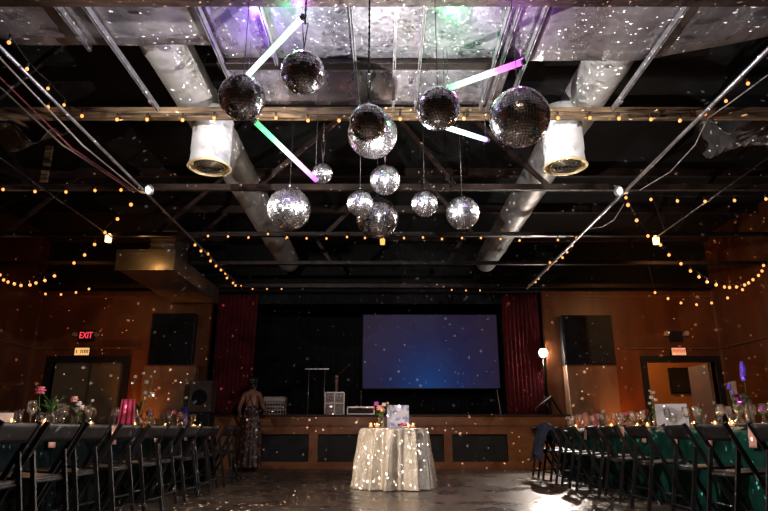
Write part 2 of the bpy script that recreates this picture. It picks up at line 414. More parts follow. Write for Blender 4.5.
ply(W(140, 400, YB-.3).x, W(193, 400, YB-.3).x, 1.98, 'pale plywood cupboard panel below the left black cabinet')
ply(W(569, 400, YB-.3).x, W(620, 400, YB-.3).x, 1.98, 'pale plywood cupboard panel below the right black cabinet')

def text_mesh(txt, size, name, m, parent, loc, rot=(PI/2, 0, 0), extrude=.003, cx=True):
    c = bpy.data.curves.new(name, 'FONT'); c.body = txt; c.size = size; c.extrude = extrude
    c.align_x = 'CENTER'; c.align_y = 'CENTER'; c.offset = 0
    tmp = bpy.data.objects.new('tmp_text', c); col.objects.link(tmp)
    dg = bpy.context.evaluated_depsgraph_get(); me = bpy.data.meshes.new_from_object(tmp.evaluated_get(dg))
    bpy.data.objects.remove(tmp)
    me.materials.clear(); me.materials.append(m)
    o = bpy.data.objects.new(name, me); col.objects.link(o); o.parent = parent; o.location = loc; o.rotation_euler = rot
    return o
M_exit = glow('exit_red', (1.0, .05, .08), 1.5)
M_sign_y = glow('sign_yellow_light', (1.0, .52, .17), 1.0)
M_sign_w = glow('sign_warm_light', (1.0, .42, .22), .85)
M_sign_mark = mat('sign_brown_marks', (.10, .03, .01), .6)
M_sign_red = glow('sign_red_marks', (.9, .05, .02), .55)
p = W(86, 335.5, YB-.06)
e1 = thing('exit_sign', 'red lit EXIT sign with two emergency lamp heads above the left doorway', 'exit sign', (p.x, YB-.06, p.z))
MB().box(-.17, .17, 0, .055, -.12, .12).build('sign_box', M_black, e1, bevel=.006)
tx = text_mesh('EXIT', .19, 'lettering', M_exit, e1, (0, -.006, 0)); tx.scale = (.72, 1, 1)
for s in (-1, 1):
    MB().tube([(s*.23, .04, .02), (s*.23, -.05, .02)], .045, 12).tube([(s*.17, .04, .0), (s*.23, .04, .0)], .012, 6).build('lamp_head', mat('grey_lamp_head', (.3, .26, .2), .3), e1)
p = W(82, 351.5, YB-.06)
e2 = thing('lit_wall_sign', 'small yellow lit sign box just above the left doorway', 'sign', (p.x, YB-.06, p.z))
MB().box(-.17, .17, 0, .055, -.095, .095).build('sign_box', M_black, e2, bevel=.006)
MB().box(-.15, .15, -.006, 0, -.075, .075).build('lit_panel', M_sign_y, e2)
mk = MB()
for i, x in enumerate((-.11, -.02, .02, .055, .09, .12)):
    mk.box(x-.008, x+.008, -.01, -.006, -.035, .035)
    if i % 2: mk.box(x-.008, x+.025, -.01, -.006, .02, .033)
mk.build('lettering', M_sign_mark, e2)
p = W(676, 335, YB-.06)
e3 = thing('emergency_light', 'dark emergency light box with two lamp heads above the right doorway', 'emergency light', (p.x, YB-.06, p.z))
MB().box(-.13, .13, -.02, .055, -.13, .08).build('light_housing', M_black, e3, bevel=.01)
for s in (-1, 1):
    MB().tube([(s*.21, .04, .03), (s*.21, -.06, .03)], .05, 12).tube([(s*.12, .03, .0), (s*.21, .03, .0)], .012, 6).build('lamp_head', mat('pale_lamp_head', (.55, .42, .33), .3), e3)
p = W(678.8, 351.5, YB-.06)
e4 = thing('lit_wall_sign', 'small lit sign box with red lettering above the right doorway', 'sign', (p.x, YB-.06, p.z))
MB().box(-.165, .165, 0, .055, -.10, .10).build('sign_box', M_black, e4, bevel=.006)
MB().box(-.145, .145, -.006, 0, -.075, .075).build('lit_panel', M_sign_w, e4)
mk = MB()
for i in range(7):
    x = -.12 + i*.04; mk.box(x-.007, x+.007, -.012, -.006, -.02, .045); mk.box(x-.007, x+.022, -.012, -.006, (.03, -.02, .01)[i % 3], (.045, -.005, .022)[i % 3])
mk.build('lettering', M_sign_red, e4)
# framed dark picture in the lobby
pc = W(682.5, 380.5, 14.95)
pf = thing('framed_picture', 'dark picture on the orange wall seen through the right doorway', 'picture', (pc.x, 14.93, pc.z))
MB().box(-.32, .32, 0, .05, -.31, .31).build('picture_frame', M_black, pf, bevel=.01)
MB().box(-.28, .28, -.004, 0, -.27, .27).build('picture_panel', mat('dark_picture', (.045, .03, .02), .3, noise=.3), pf)
# notices
p = W(733, 388, 11.2); s_ = Vector((XR, p.y*XR/p.x, CZ+(p.z-CZ)*XR/p.x))
n1 = MB().box(XR-.012, XR, s_.y-.13, s_.y+.13, s_.z-.13, s_.z+.13).build('wall_notice', M_white, bevel=.002)
tag(n1, 'pale paper notice on the brown right wall behind the purple flowers', 'notice')
p = W(17, 388, YB-.02)
n2 = MB().box(p.x-.07, p.x+.07, YB-.02, YB, p.z-.13, p.z+.13).build('wall_notice', mat('dim_card', (.4, .33, .26), .6), bevel=.002)
tag(n2, 'small pale plate on the brown wall left of the left doorway', 'notice')

# amber uplights on the floor against the back wall
def uplight(x, label, power):
    t = thing('uplight', label, 'light', (x, YB-.5, 0))
    MB().box(-.11, .11, -.07, .07, 0, .02).build('base_plate', M_black, t)
    MB().lathe([(.0, .03), (.07, .03), (.085, .10), (.09, .20), (.075, .20), (.07, .185), (.0, .185)], seg=16).build('lamp_can', M_black, t)
    MB().lathe([(.0, .186), (.066, .186), (.066, .190), (0, .190)], seg=16).build('lens', glow('amber_lens', (1, .35, .04), 6), t)
    lamp('uplight_beam', 'SPOT', (x, YB-.5, .21), power, (1, .30, .035), (x, YB-.12, 1.6), .05, 75, .8)
uplight(W(148, 400, YB-.5).x - .28, 'small black amber uplight on the floor left of the left plywood panel', 95)
uplight(W(627, 400, YB-.5).x, 'small black amber uplight on the floor beside the right doorway', 110)
lamp('added_wall_wash_left', 'SPOT', (-5.6, 9.6, 3.5), 26, (1, .42, .15), (-6.1, YB, 3.1), .2, 95, 1)  # unseen pair of spots added to warm the upper back wall
lamp('added_wall_wash_right', 'SPOT', (5.2, 9.6, 3.5), 80, (1, .46, .18), (5.9, YB, 3.0), .2, 105, 1)

# ================================================================== CEILING
def truss(Y, z0, z1, dy, m, label, webs, wm):
    t = thing('roof_truss', label, 'beam', (0, Y, z0))
    MB().box(XL, XR, 0, dy, 0, z1-z0).build('bottom_chord', m, t)
    MB().box(XL, XR, 0, dy, 4.70-z0, 4.84-z0).build('top_chord', wm, t)
    for x0, x1 in webs:
        MB().bar((x0, dy/2, z1-z0), (x1, dy/2, 4.70-z0), .04, .06).build('web_brace', wm, t)
truss(3.50, 3.66, 3.80, .13, M_timber2, 'dark timber beam crossing the very top edge of view', [], M_black)
truss(5.28, 3.70, 3.81, .07, M_timber, 'pale split timber beam just behind the dark mirror balls', [(-5.5, -6.2), (-4, -3.2), (3.2, 4.1), (4.6, 4.1), (6, 5.4)], M_black)
truss(7.10, 3.685, 3.765, .06, M_timber2, 'second ceiling beam, dark brown, behind the bright mirror balls', [(-6.6, -5.4), (-4.6, -5.2), (-1.6, -.6), (.9, .2), (2.1, 1.2), (3.2, 4.3), (5.3, 4.9), (5.6, 6.6)], M_timber2)
truss(8.96, 3.675, 3.74, .08, M_darksteel, 'third ceiling beam, slim and dark, above the row of warm bulbs', [(-6, -5), (-3.6, -2.6), (-.9, 0), (1.4, .6), (4.5, 4.3), (4.6, 5.4)], M_timber2)
truss(10.66, 3.68, 3.74, .08, M_darksteel, 'fourth ceiling beam, slim and dark, over the floor before the stage', [(-4, -3), (-1, -1.6), (1.2, 1.8), (4.2, 5.2)], M_timber2)
truss(12.45, 3.66, 3.74, .08, M_darksteel, 'last ceiling beam, above the front edge of the stage', [], M_timber2)
t = thing('roof_plank_stub', 'short pale upright board standing on the second beam at far left', 'board', (W(49, 168, 7.1).x, 7.06, 3.77))
MB().box(-.055, .03, -.02, .02, 0, .50).build('board_face', M_timber, t); MB().box(-.06, .055, -.04, -.02, .16, .2).build('metal_strap', M_black, t)

# silver foil sheets under the roof
ZS = 3.83
def sheet(name, x0, x1, y0, yend, label, m, nx=40, ny=18):
    """thin crinkled foil between x0 and x1; yend gives its far edge as (x, y) points"""
    def ye(x):
        for (xa, ya), (xb, yb) in zip(yend, yend[1:]):
            if x <= xb + 1e-6: return ya + (yb-ya)*(x-xa)/(xb-xa)
        return yend[-1][1]
    def fn(u, v):
        x = x0+(x1-x0)*u; y = y0+(ye(x)-y0)*v
        return Vector((x, y, ZS + .003*math.sin(9*x+4*y) + .002*math.sin(17*y-6*x)))
    o = MB().grid(fn, nx, ny).build(name, m, solid=.006)
    return tag(o, label, 'ceiling sheet')
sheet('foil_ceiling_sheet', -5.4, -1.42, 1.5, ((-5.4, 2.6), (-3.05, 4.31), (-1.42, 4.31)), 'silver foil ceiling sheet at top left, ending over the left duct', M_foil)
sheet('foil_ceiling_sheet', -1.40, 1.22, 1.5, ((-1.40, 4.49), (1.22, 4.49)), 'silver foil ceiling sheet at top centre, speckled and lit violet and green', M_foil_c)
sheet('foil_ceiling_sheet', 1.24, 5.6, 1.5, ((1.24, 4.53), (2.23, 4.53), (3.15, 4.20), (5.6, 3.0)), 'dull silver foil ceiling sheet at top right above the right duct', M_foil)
sheet('foil_ceiling_sheet', -1.45, 1.12, 4.61, ((-1.45, 5.26), (1.12, 5.26)), 'narrow silver foil strip between the cross channel and pale timber beam', M_foil_c, 30, 8)
o = MB().box(-1.45, 1.24, 4.50, 4.60, ZS-.05, ZS+.02).build('ceiling_cross_channel', M_darksteel, bevel=.004); tag(o, 'grey cross channel running between the two central foil sheets', 'channel')

# steel strut channels and pipes running down the hall
def channel(x, y0, y1, z, label, w=.024, m=None):
    t = thing('strut_channel', label, 'channel', (x, y0, z))
    L = y1-y0
    MB().box(-w/2, -w/2+.006, 0, L, 0, .05).box(w/2-.006, w/2, 0, L, 0, .05).box(-w/2, w/2, 0, L, .05, .056).build('channel_rail', m or M_steel, t)
    for q in (.3, L-.2): MB().box(-w/2-.008, w/2+.008, q, q+.05, -.008, 0).build('clamp', M_steel, t)
for x, y0, y1, lb in ((-2.24, 2.4, 5.27, 'steel channel crossing the left black gap to the pale beam'),
                  (-2.45, 2.4, 4.3, 'short steel channel at top left over the foil'),
                  (-1.40, 2.4, 5.27, 'steel channel just right of the left duct'),
                  (-.93, 2.4, 4.5, 'steel channel above the upper left mirror ball'),
                  (-.25, 2.4, 5.27, 'steel channel left of the ceiling centre'),
                  (.09, 2.4, 5.27, 'steel channel at the ceiling centre'),
                  (.31, 2.4, 5.27, 'steel channel right of the ceiling centre'),
                  (.95, 2.4, 5.27, 'steel channel leading down behind the largest mirror ball'),
                  (1.02, 2.4, 5.27, 'steel channel paired beside the one behind the largest mirror ball'),
                  (1.22, 2.4, 5.0, 'steel channel at the end of the pink light tube'),
                  (2.27, 2.4, 5.27, 'steel channel crossing the right black gap to the pale beam')):
    channel(x, y0, y1, ZS-.075, lb)
def pipe(pts, r, m, label, name='conduit_pipe', cat='pipe', seg=8):
    o = MB().tube(pts, r, seg).build(name, m); return tag(o, label, cat)
ZP = 3.62
pipe([(-3.02, 2.0, ZP), (-3.02, 12.4, ZP)], .016, M_steel, 'long steel pipe running down the left side to the stage curtain')
pipe([(3.04, 2.0, ZP), (3.04, 12.4, ZP)], .020, M_steel, 'long steel pipe running down the right side to the bright lamp')
pipe([(-4.25, 5.0, ZP), (-4.25, 8.96, ZP)], .012, M_darksteel, 'dark pipe leading to the left hanging lantern')
pipe([(4.25, 5.0, ZP), (4.25, 8.96, ZP)], .012, M_darksteel, 'dark pipe leading to the right hanging lantern')
for k, (dx, dz, mm, lb) in enumerate(((.10, .05, M_palecable, 'pale cable beside the left steel pipe'), (.22, .02, M_redcable, 'maroon cable beside the left steel pipe'), (.34, .06, M_palecable, 'outer pale cable left of the left steel pipe'))):
    pipe([(-3.02-dx, 2.6, ZP+dz), (-3.02-dx*1.1, 4.2, ZP+dz-.03), (-3.02-dx*.9, 5.6, ZP+dz-.12), (-3.05-dx*.3, 7.0, ZP-.01)], .008, mm, lb, 'ceiling_cable', 'cable', 6)
pipe([W(768, 75, 4.4), W(730, 103, 4.9), W(708, 118, 5.25), W(695, 145, 5.7), W(670, 172, 6.4), W(640, 190, 7.0)], .006, M_palecable, 'pale cable sagging between the near beams on the right', 'ceiling_cable', 'cable', 6)
pipe([W(624, 204, 7.05), W(614, 220, 7.6), W(602, 227, 8.3), W(588, 229, 8.9)], .006, M_palecable, 'pale cable loop under the right pinspot', 'ceiling_cable', 'cable', 6)
pipe([W(0, 112, 5.6), W(27, 127, 6.3)], .022, M_timber, 'pale stick across the roof space at far left edge', 'roof_strip', 'board')
pipe([W(8, 118, 5.9), W(25, 146, 6.4)], .012, M_timber2, 'thin brown strip crossing the pale stick at far left', 'roof_strip', 'board')
pipe([W(737, 138, 6.2), W(768, 128, 5.9)], .025, M_timber2, 'brown batten under the roof at far right edge', 'roof_strip', 'board')

# crumpled insulation hanging in the roof space
def crumple(x0, x1, y0, y1, z, label):
    rnd = random.Random(int(x0*10)+50)
    ph = [(rnd.uniform(3, 14), rnd.uniform(3, 14), rnd.uniform(0, 6), rnd.uniform(.02, .06)) for _ in range(8)]
    def fn(u, v):
        x = x0+(x1-x0)*u; y = y0+(y1-y0)*v
        return Vector((x, y, z + .25*v + sum(a*math.sin(p*x+q*y+r) for p, q, r, a in ph)))
    o = MB().grid(fn, 60, 30, smooth=False).build('insulation_sheet', M_plastic, solid=.01); tag(o, label, 'insulation')
crumple(-6.8, -4.0, 6.2, 7.0, 4.08, 'crumpled grey insulation sheet in the roof space at far left')
crumple(4.0, 6.8, 6.0, 7.0, 4.05, 'crumpled grey insulation sheet in the roof space at far right')

M_trimring = mat('diffuser_ring_metal', (.16, .13, .09), .4, metal=.6)
# round ducts with drop and diffuser
def round_duct(x, y0, y1, zc, r, dx, dy_, dz_top, dz_bot, label, m):
    t = thing('round_duct', label, 'duct', (x, y0, zc))
    prof = []
    L = y1-y0; pts = []; rs = []
    n = int(L/.12)
    for i in range(n+1):
        pts.append((0, L*i/n, 0)); rs.append(r*(1+(.035 if i % 8 == 0 else 0)))
    MB().tube(pts, rs, 24).build('duct_pipe', m, t)
    d = MB(); X, Y = dx-x, dy_-y0
    prof = [(.20, dz_top-zc), (.20, dz_top-zc-.10), (.21, dz_top-zc-.11), (.20, dz_top-zc-.12), (.205, dz_bot-zc+.16), (.197, dz_bot-zc+.14), (.205, dz_bot-zc+.02), (.21, dz_bot-zc)]
    d.lathe(prof, (X, Y, 0), 24); d.build('drop_collar', M_duct_wrap, t, solid=.004)
    db = dz_bot-zc
    di = MB().lathe([(.16, db+.03), (.205, db+.01), (.225, db-.015), (.20, db-.02)], (X, Y, 0), 28).build('diffuser_rim', mat('warm_lit_metal', (.80, .60, .30), .4, metal=.3), t, solid=.004)  # warm yellow light is put into the rim colour
    rg = MB()
    for q in (.16, .125, .09, .055): rg.lathe([(q, db+.0), (q-.010, db-.018), (q-.014, db-.016)], (X, Y, 0), 24)
    rg.build('diffuser_ring', M_trimring, di, solid=.003)
    MB().lathe([(0, db+.04), (.17, db+.04)], (X, Y, 0), 24).build('diffuser_back', M_black, di)
    return t
round_duct(-1.98, 3.7, 12.0, 4.10, .215, -1.82, 5.72, 4.0, 3.37, 'left round silver duct with a round diffuser with warm-lit rim', M_duct)
round_duct(2.12, 4.0, 12.0, 4.10, .215, 1.88, 5.68, 4.0, 3.36, 'right round silver duct with a dark-ringed round diffuser', M_duct)
# rectangular duct
t = thing('box_duct', 'rectangular sheet-metal duct hanging over the left back of the hall', 'duct', (-4.05, 9.75, 3.34))
MB().box(-.48, .48, 0, 2.88, 0, .32).build('duct_body', M_boxduct, t, bevel=.01)
MB().box(-.50, .50, -.02, .02, -.02, .0).box(-.50, .50, -.02, .02, .32, .34).box(-.50, -.48, -.02, .02, 0, .32).box(.48, .50, -.02, .02, 0, .32).build('end_flange', M_boxduct, t)
lv = MB().box(.02, .44, .1, .8, .34, .72)
for i in range(4): lv.box(.0, .46, .07, .1, .38+i*.09, .395+i*.09)
lv.build('louvred_plenum', M_boxduct, t)
lamp('added_duct_glow', 'POINT', (-3.95, 9.35, 3.42), 3.0, (1, .55, .18), size=.03)  # point light added for the glow on the duct front; no bulb there

# ================================================================== LIGHT FITTINGS
def fitting(name, p, label, r, length, m, chainz, mat_body=None):
    t = thing(name, label, 'lamp', p)
    MB().lathe([(0, .5*length), (r*.55, .5*length), (r*.6, .34*length), (r, .25*length), (r*.9, -.5*length), (0, -.5*length)], seg=14).build('lamp_glass', m, t)
    MB().tube([(0, 0, .5*length), (0, 0, .5*length+.05)], r*.55, 10).build('socket', M_black, t)
    MB().tube([(0, 0, .5*length+.05), (0, 0, chainz-p[2])], .004, 6).build('hanging_cord', M_cable, t)
fitting('hanging_lantern', W(108.5, 238, 8.9), 'glowing lantern bulb under the third beam on the left', .05, .13, M_lantern, 3.68)
fitting('hanging_lantern', W(656, 240, 8.9), 'glowing lantern bulb under the third beam on the right', .05, .13, M_lantern, 3.68)
fitting('hanging_lantern', W(382.5, 241, 8.9), 'glowing lantern bulb at the middle of the third beam', .04, .11, glow('dim_lantern', (1, .45, .10), 1.5), 3.68)
def pinspot(p, tgt, label, power):
    t = thing('pinspot', label, 'light', p); d = (Vector(tgt)-Vector(p)); q = d.to_track_quat('-Z', 'Y').to_matrix()
    MB().lathe([(0, .12), (.05, .12), (.055, .0), (.07, -.03), (.06, -.03), (.055, -.01), (0, -.01)], seg=16, M=q).build('lamp_can', M_steel, t)
    MB().ball((0, 0, 0), .034, 2, M=q).build('lens', M_lens, t)
    MB().bar((0, 0, .03), (0, 0, 3.66-p[2]), .02, .02).build('bracket', M_darksteel, t)
    lamp('pinspot_beam', 'SPOT', Vector(p)+d.normalized()*.08, power, (1, .95, .92), tgt, .03, 40, .5)
pinspot(W(148, 190, 7.0), (-.3, 5.3, 2.8), 'small white pinspot lamp under the second beam on the left', 420)
pinspot(W(620, 191, 7.0), (.3, 5.3, 2.8), 'small white pinspot lamp under the second beam on the right', 420)

# string lights
def string_lights(bulbs, label, sag=.02, r=.021, extra0=None, extra1=None, m=None):
    """bulbs: list of (px,py,Y)"""
    P = [W(*b) for b in bulbs]
    base = P[0]
    t = thing('string_lights', label, 'string lights', base)
    top = [p + Vector((0, 0, .07)) for p in P]
    if extra0: top = [W(*extra0)] + top
    if extra1: top = top + [W(*extra1)]
    pts = []
    for a, b in zip(top, top[1:]):
        pts.append(a - base)
        pts.append((a+b)/2 - base - Vector((0, 0, sag)))
    pts.append(top[-1]-base)
    MB().tube(pts, .004, 5).build('cable', M_cable, t)
    for p in P:
        q = p-base
        b = MB().ball(q, r*.86, 2, (1, 1, 1.15)).build('bulb', m or M_bulb, t)
        MB().tube([q+Vector((0, 0, r)), q+Vector((0, 0, .068))], .011, 6).build('socket', M_cable, b)
Yb = 5.22
string_lights([(48, 107, Yb), (82, 116, Yb)] + [(x, y, Yb) for x, y in ((117, 119.5), (147, 119.5), (182.5, 120), (214, 118), (276, 118), (308, 120.5), (339, 120.5), (400, 119), (464, 118.5), (492, 119.5), (558, 118), (590, 118), (619, 118.5), (651, 119.4), (680, 120.5), (705, 114))], 'string of warm round bulbs under the pale timber beam', .005, .019)
string_lights([(9, 42.5, 3.9), (27, 69, 4.3), (48, 88.5, 4.8), (64, 105, 5.15)], 'short string of warm bulbs beside the steel pipe at top left', .01, .016)
string_lights([(748, 83.5, 4.5), (726, 101, 4.9)], 'pair of warm bulbs beside the steel pipe at top right', .01, .017)
string_lights([(3, 189.5, 7.05), (35, 191.5, 7.05), (66, 192, 7.05), (95, 190.5, 7.05), (121, 190, 7.05), (140, 187.5, 7.05)], 'warm bulb string under the second beam at far left', .01)
Yq = [7.1+(8.9-7.1)*i/3 for i in range(4)]
string_lights([(131, 204.6, 7.4), (117.5, 219, 8.0), (105, 232.5, 8.6), (94.6, 244.5, 8.9), (84.6, 255, 9.0), (74, 263, 9.1), (54.5, 276, 9.3), (45, 280.5, 9.4), (36, 283, 9.5), (30, 285, 9.5), (21, 285.5, 9.6), (14.5, 284, 9.7), (8, 282, 9.7), (3.6, 280, 9.8), (0, 275, 9.8)],
              'warm bulb string drooping from the left pinspot to the left wall', .01, .026)
string_lights([(30.5, 290, 12.3), (45.5, 294, 12.3), (61, 294.5, 12.3), (76, 292.5, 12.3), (89, 289, 12.3)], 'low string of warm bulbs across the top of the left back wall', .01, .026)
string_lights([(195, 245, 9.3), (201, 251, 9.6), (208, 254, 9.8), (210.5, 261, 10.2), (216, 266, 10.6), (221, 270, 10.9), (225.5, 273.5, 11.2), (227, 278, 11.5), (233, 283, 12.0), (235.5, 285.5, 12.25)], 'string of warm bulbs along the left pipe running towards the curtain', .01, .024)
string_lights([(x, y, 8.88) for x, y in ((208, 236), (228, 236.5), (248.5, 237.5), (268, 234), (287, 237.5), (306.6, 238.4), (326.5, 238.5), (347, 237), (365, 238), (404, 238), (423, 237.5), (442, 239), (462, 238), (481, 238), (500.5, 239), (519.6, 240.5), (558, 240))], 'row of small warm bulbs under the third beam, right across the middle', .01, .019)
string_lights([(576.7, 238, 9.0), (572, 245.5, 9.3), (567, 252, 9.7), (562.5, 257.5, 10.0), (556, 260.5, 10.3), (550, 262.5, 10.5), (547.5, 269, 10.9), (538.5, 278.5, 11.6), (535.5, 282, 11.9), (529.6, 285.5, 12.2)], 'string of warm bulbs along the right pipe running towards the stage', .01, .024)
string_lights([(626, 197.7, 7.05), (651, 199.5, 7.05), (677.5, 201, 7.05), (705, 201.5, 7.05), (734.5, 200.5, 7.05), (766, 199, 7.05)], 'warm bulb string under the second beam at far right', .01)
string_lights([(628, 205, 7.2), (636.6, 220.5, 7.9), (648, 236, 8.6), (660.5, 245, 8.9), (669, 255, 9.0), (681, 263.8, 9.1), (690.5, 271, 9.2), (699, 277, 9.3), (707, 282, 9.4), (716, 285, 9.5), (724.5, 287, 9.5), (729.5, 287.5, 9.6), (736.5, 287, 9.6), (744.6, 285, 9.7), (748.6, 283, 9.7), (753, 279.7, 9.7), (758.5, 275.5, 9.8), (762, 271, 9.8), (763.5, 265.5, 9.8)],
              'warm bulb string drooping from the right pinspot to the right wall', .01, .026)
string_lights([(655, 292.6, 11.0), (668, 298.6, 11.0), (681, 303, 11.0), (696.6, 304.7, 11.0), (711.6, 303, 10.9), (727.6, 298, 10.7), (742.5, 289.7, 10.4)], 'low string of warm bulbs sagging over the right doorway', .01, .026, extra0=(648, 263, 10.70), extra1=(757, 275, 10.1))
string_lights([(241, 286, 12.3), (252.6, 289, 12.3), (267, 289, 12.3), (281.6, 289, 12.3)], 'few small orange bulbs at the top left of the stage opening', .005, .017)
string_lights([(451.8, 290, 12.3), (466, 290.5, 12.3), (480, 290.5, 12.3)], 'three small orange bulbs at the top right of the stage opening', .005, .017, extra0=(446, 287, 12.46))

# ================================================================== MIRROR BALLS
def mirror_ball(px, py, dpx, Y, topz, label, m, wires=1, seed=1):
    rnd = random.Random(seed)
    c = W(px, py, Y); zdepth = c.y*CT + (c.z-CZ)*ST; r = dpx/2*zdepth/F
    t = thing('mirror_ball', label, 'mirror ball', c)
    MB().ball((0, 0, 0), r*.975, 3).build('ball_core', M_core, t)
    jit = .045 if m is M_mirror else .11
    b = MB(); tile = max(.020, r/10); rows = max(8, int(PI*r/tile))
    for i in range(rows):
        th = PI*(i+.5)/rows; rr = r*math.sin(th); n = max(3, int(2*PI*rr/tile))
        for j in range(n):
            ph = 2*PI*(j+.5*(i % 2))/n
            nrm = Vector((math.sin(th)*math.cos(ph), math.sin(th)*math.sin(ph), math.cos(th)))
            e1 = Vector((-math.sin(ph), math.cos(ph), 0)); e2 = nrm.cross(e1)
            jn = (nrm + e1*rnd.gauss(0, jit) + e2*rnd.gauss(0, jit)).normalized()
            a = jn.cross(e2).normalized() * -1; a = e2.cross(jn).normalized(); bb = jn.cross(a)
            h = tile*.43; p = nrm*r
            b.quad(p-a*h-bb*h, p+a*h-bb*h, p+a*h+bb*h, p-a*h+bb*h)
    b.build('mirror_tiles', m, t)
    cp = MB().lathe([(0, r+.022), (.012, r+.022), (.02, r+.004), (.034, r-.004)], seg=12).tube([(0, 0, r+.02), (0, .012, r+.032), (0, 0, r+.045)], .003, 6)
    cp.build('cap', M_chrome, t)
    w = MB(); zt = topz-c.z
    if wires == 1: w.tube([(0, 0, r+.04), (0, 0, zt)], .0028, 6)
    else:
        w.tube([(0, 0, r+.04), (-.02, 0, r+.25)], .004, 6).tube([(0, 0, r+.04), (.02, 0, r+.25)], .004, 6).tube([(0, 0, r+.24), (0, 0, zt)], .006, 6)
        w.tube([(-.02, 0, r+.25), (.02, 0, r+.25)], .004, 6)
    n = int((zt-r-.05)/.05)
    for q in range(max(0, n)):
        if wires == 2 and q % 1 == 0:
            z = r+.26+q*.05
            if z < zt-.02: w.ball((0, 0, z), .010, 1, (1, .6, 1.6))
    w.build('hanging_wire', M_cable if m is M_mirror else M_darksteel, t)
    return t
BM = 3.66
mirror_ball(242, 97.5, 46, 3.56, BM, 'dark mirror ball at upper left, touching the white-green light tube', M_mirror, 1, 2)
mirror_ball(303, 73, 44, 3.56, BM, 'highest dark mirror ball, hung in front of the foil strip', M_mirror, 2, 3)
mirror_ball(368.5, 123, 38, 3.50, BM, 'dark mirror ball at centre, in front of a larger silver one', M_mirror, 2, 4)
mirror_ball(438, 108.5, 44, 3.56, BM, 'dark mirror ball at the left end of the green-to-purple tube', M_mirror, 1, 5)
mirror_ball(519.5, 117.5, 60, 3.56, BM, 'largest dark mirror ball, right of the others, below the pink tube end', M_mirror, 1, 6)
mirror_ball(372.5, 134, 49, 4.55, ZS-.1, 'large silver mirror ball peeking out behind the dark centre one', M_mirror2, 1, 7)
mirror_ball(289, 209, 43, 5.33, BM, 'large bright silver mirror ball lowest on the left', M_mirror2, 1, 8)
mirror_ball(322.5, 173.5, 20, 5.33, BM, 'smallest silver mirror ball at the lower end of the purple tube', M_mirror2, 2, 9)
mirror_ball(385, 180, 30, 5.30, BM, 'medium bright silver mirror ball at the centre of the lower group', M_mirror2, 2, 10)
mirror_ball(360, 203.5, 26, 5.33, BM, 'small bright silver mirror ball overlapping a dull larger one', M_mirror2, 1, 11)
mirror_ball(377.5, 218, 42, 5.70, 4.85, 'dull grey mirror ball, lowest at centre, behind the small bright one', M_mirror, 1, 12)
mirror_ball(424.5, 204, 26, 5.33, BM, 'small bright silver mirror ball right of centre', M_mirror2, 1, 13)
mirror_ball(462.5, 213, 33, 5.33, BM, 'bright silver mirror ball lowest on the right', M_mirror2, 1, 14)

# ================================================================== LIGHT TUBES
def tube_light(a, b, stops, label, estr, r=.021, foil_tints=()):
    A, B = W(*a), W(*b)
    t = thing('light_tube', label, 'light tube', A)
    L = (B-A).length; q = (B-A).to_track_quat('Z', 'Y')
    m = bpy.data.materials.new('led_tube_glow'); m.use_nodes = True; nt = m.node_tree; bs = nt.nodes['Principled BSDF']
    bs.inputs['Base Color'].default_value = (.03, .03, .03, 1); bs.inputs['Specular IOR Level'].default_value = .1
    tc = nt.nodes.new('ShaderNodeTexCoord'); sx = nt.nodes.new('ShaderNodeSeparateXYZ'); nt.links.new(tc.outputs['Object'], sx.inputs[0])
    dv = nt.nodes.new('ShaderNodeMath'); dv.operation = 'DIVIDE'; dv.inputs[1].default_value = L; nt.links.new(sx.outputs[2], dv.inputs[0])
    rp = nt.nodes.new('ShaderNodeValToRGB'); nt.links.new(dv.outputs[0], rp.inputs[0])
    e = rp.color_ramp.elements
    e[0].position, e[0].color = stops[0][0], (*stops[0][1], 1); e[1].position, e[1].color = stops[-1][0], (*stops[-1][1], 1)
    for s in stops[1:-1]:
        x = e.new(s[0]); x.color = (*s[1], 1)
    nt.links.new(rp.outputs[0], bs.inputs['Emission Color']); bs.inputs['Emission Strength'].default_value = estr
    o = MB().lathe([(0, 0), (r*.8, .004), (r, .02), (r, L-.02), (r*.8, L-.004), (0, L)], seg=14).build('glowing_tube', m, t); o.rotation_euler = q.to_euler()
    for z0, z1 in ((-.01, .015), (L-.015, L+.01)):
        o = MB().tube([(0, 0, z0), (0, 0, z1)], r*1.1, 12).build('end_cap', M_black, t); o.rotation_euler = q.to_euler()
    for f_ in (.03, .97):
        p = (B-A)*f_; MB().tube([p + Vector((0, 0, r)), (p.x, p.y, max(ZS-.03, p.z+.05+A.z)-A.z)], .0025, 5).build('hanging_wire', M_cable, t)
    for f_, c_, pw in foil_tints:  # lamps added above the tube to colour the foil overhead
        lamp('added_foil_tint', 'POINT', A+(B-A)*f_+Vector((0, -.03, .07)), pw, c_, size=.03)
GR = (.03, .8, .12); WG = (.38, 1, .5); WH = (1, .95, .95); PU = (.40, .03, .9); PK = (1, .16, .6); VI = (.28, .12, 1.0)
tube_light((247, 76, 4.25), (303, 17, 3.62), [(0, (.85, 1, .9)), (.35, WG), (.6, WG), (1, WH)], 'thick white-green light tube slanting above the upper left mirror ball', 3.4, foil_tints=((.15, (.35, .1, 1), 12), (.75, (.2, 1, .4), 7), (.95, (.5, .15, 1), 9)))
tube_light((254, 120.5, 4.25), (317, 181, 5.05), [(0, GR), (.25, (.12, 1, .3)), (.48, (.75, .9, .95)), (.72, (1, .38, .8)), (1, PU)], 'long light tube fading green to purple, slanting down to the smallest ball', 3.0)
tube_light((446, 89, 4.3), (523.5, 61.5, 3.9), [(0, GR), (.3, (.5, 1, .6)), (.5, (1, .7, .75)), (.7, PK), (1, (.62, .06, 1))], 'light tube fading green to pink-purple above the largest mirror ball', 2.8, .024, foil_tints=((.1, (.1, 1, .3), 8), (.5, (1, .8, .9), 4), (.95, (.6, .1, 1), 7)))
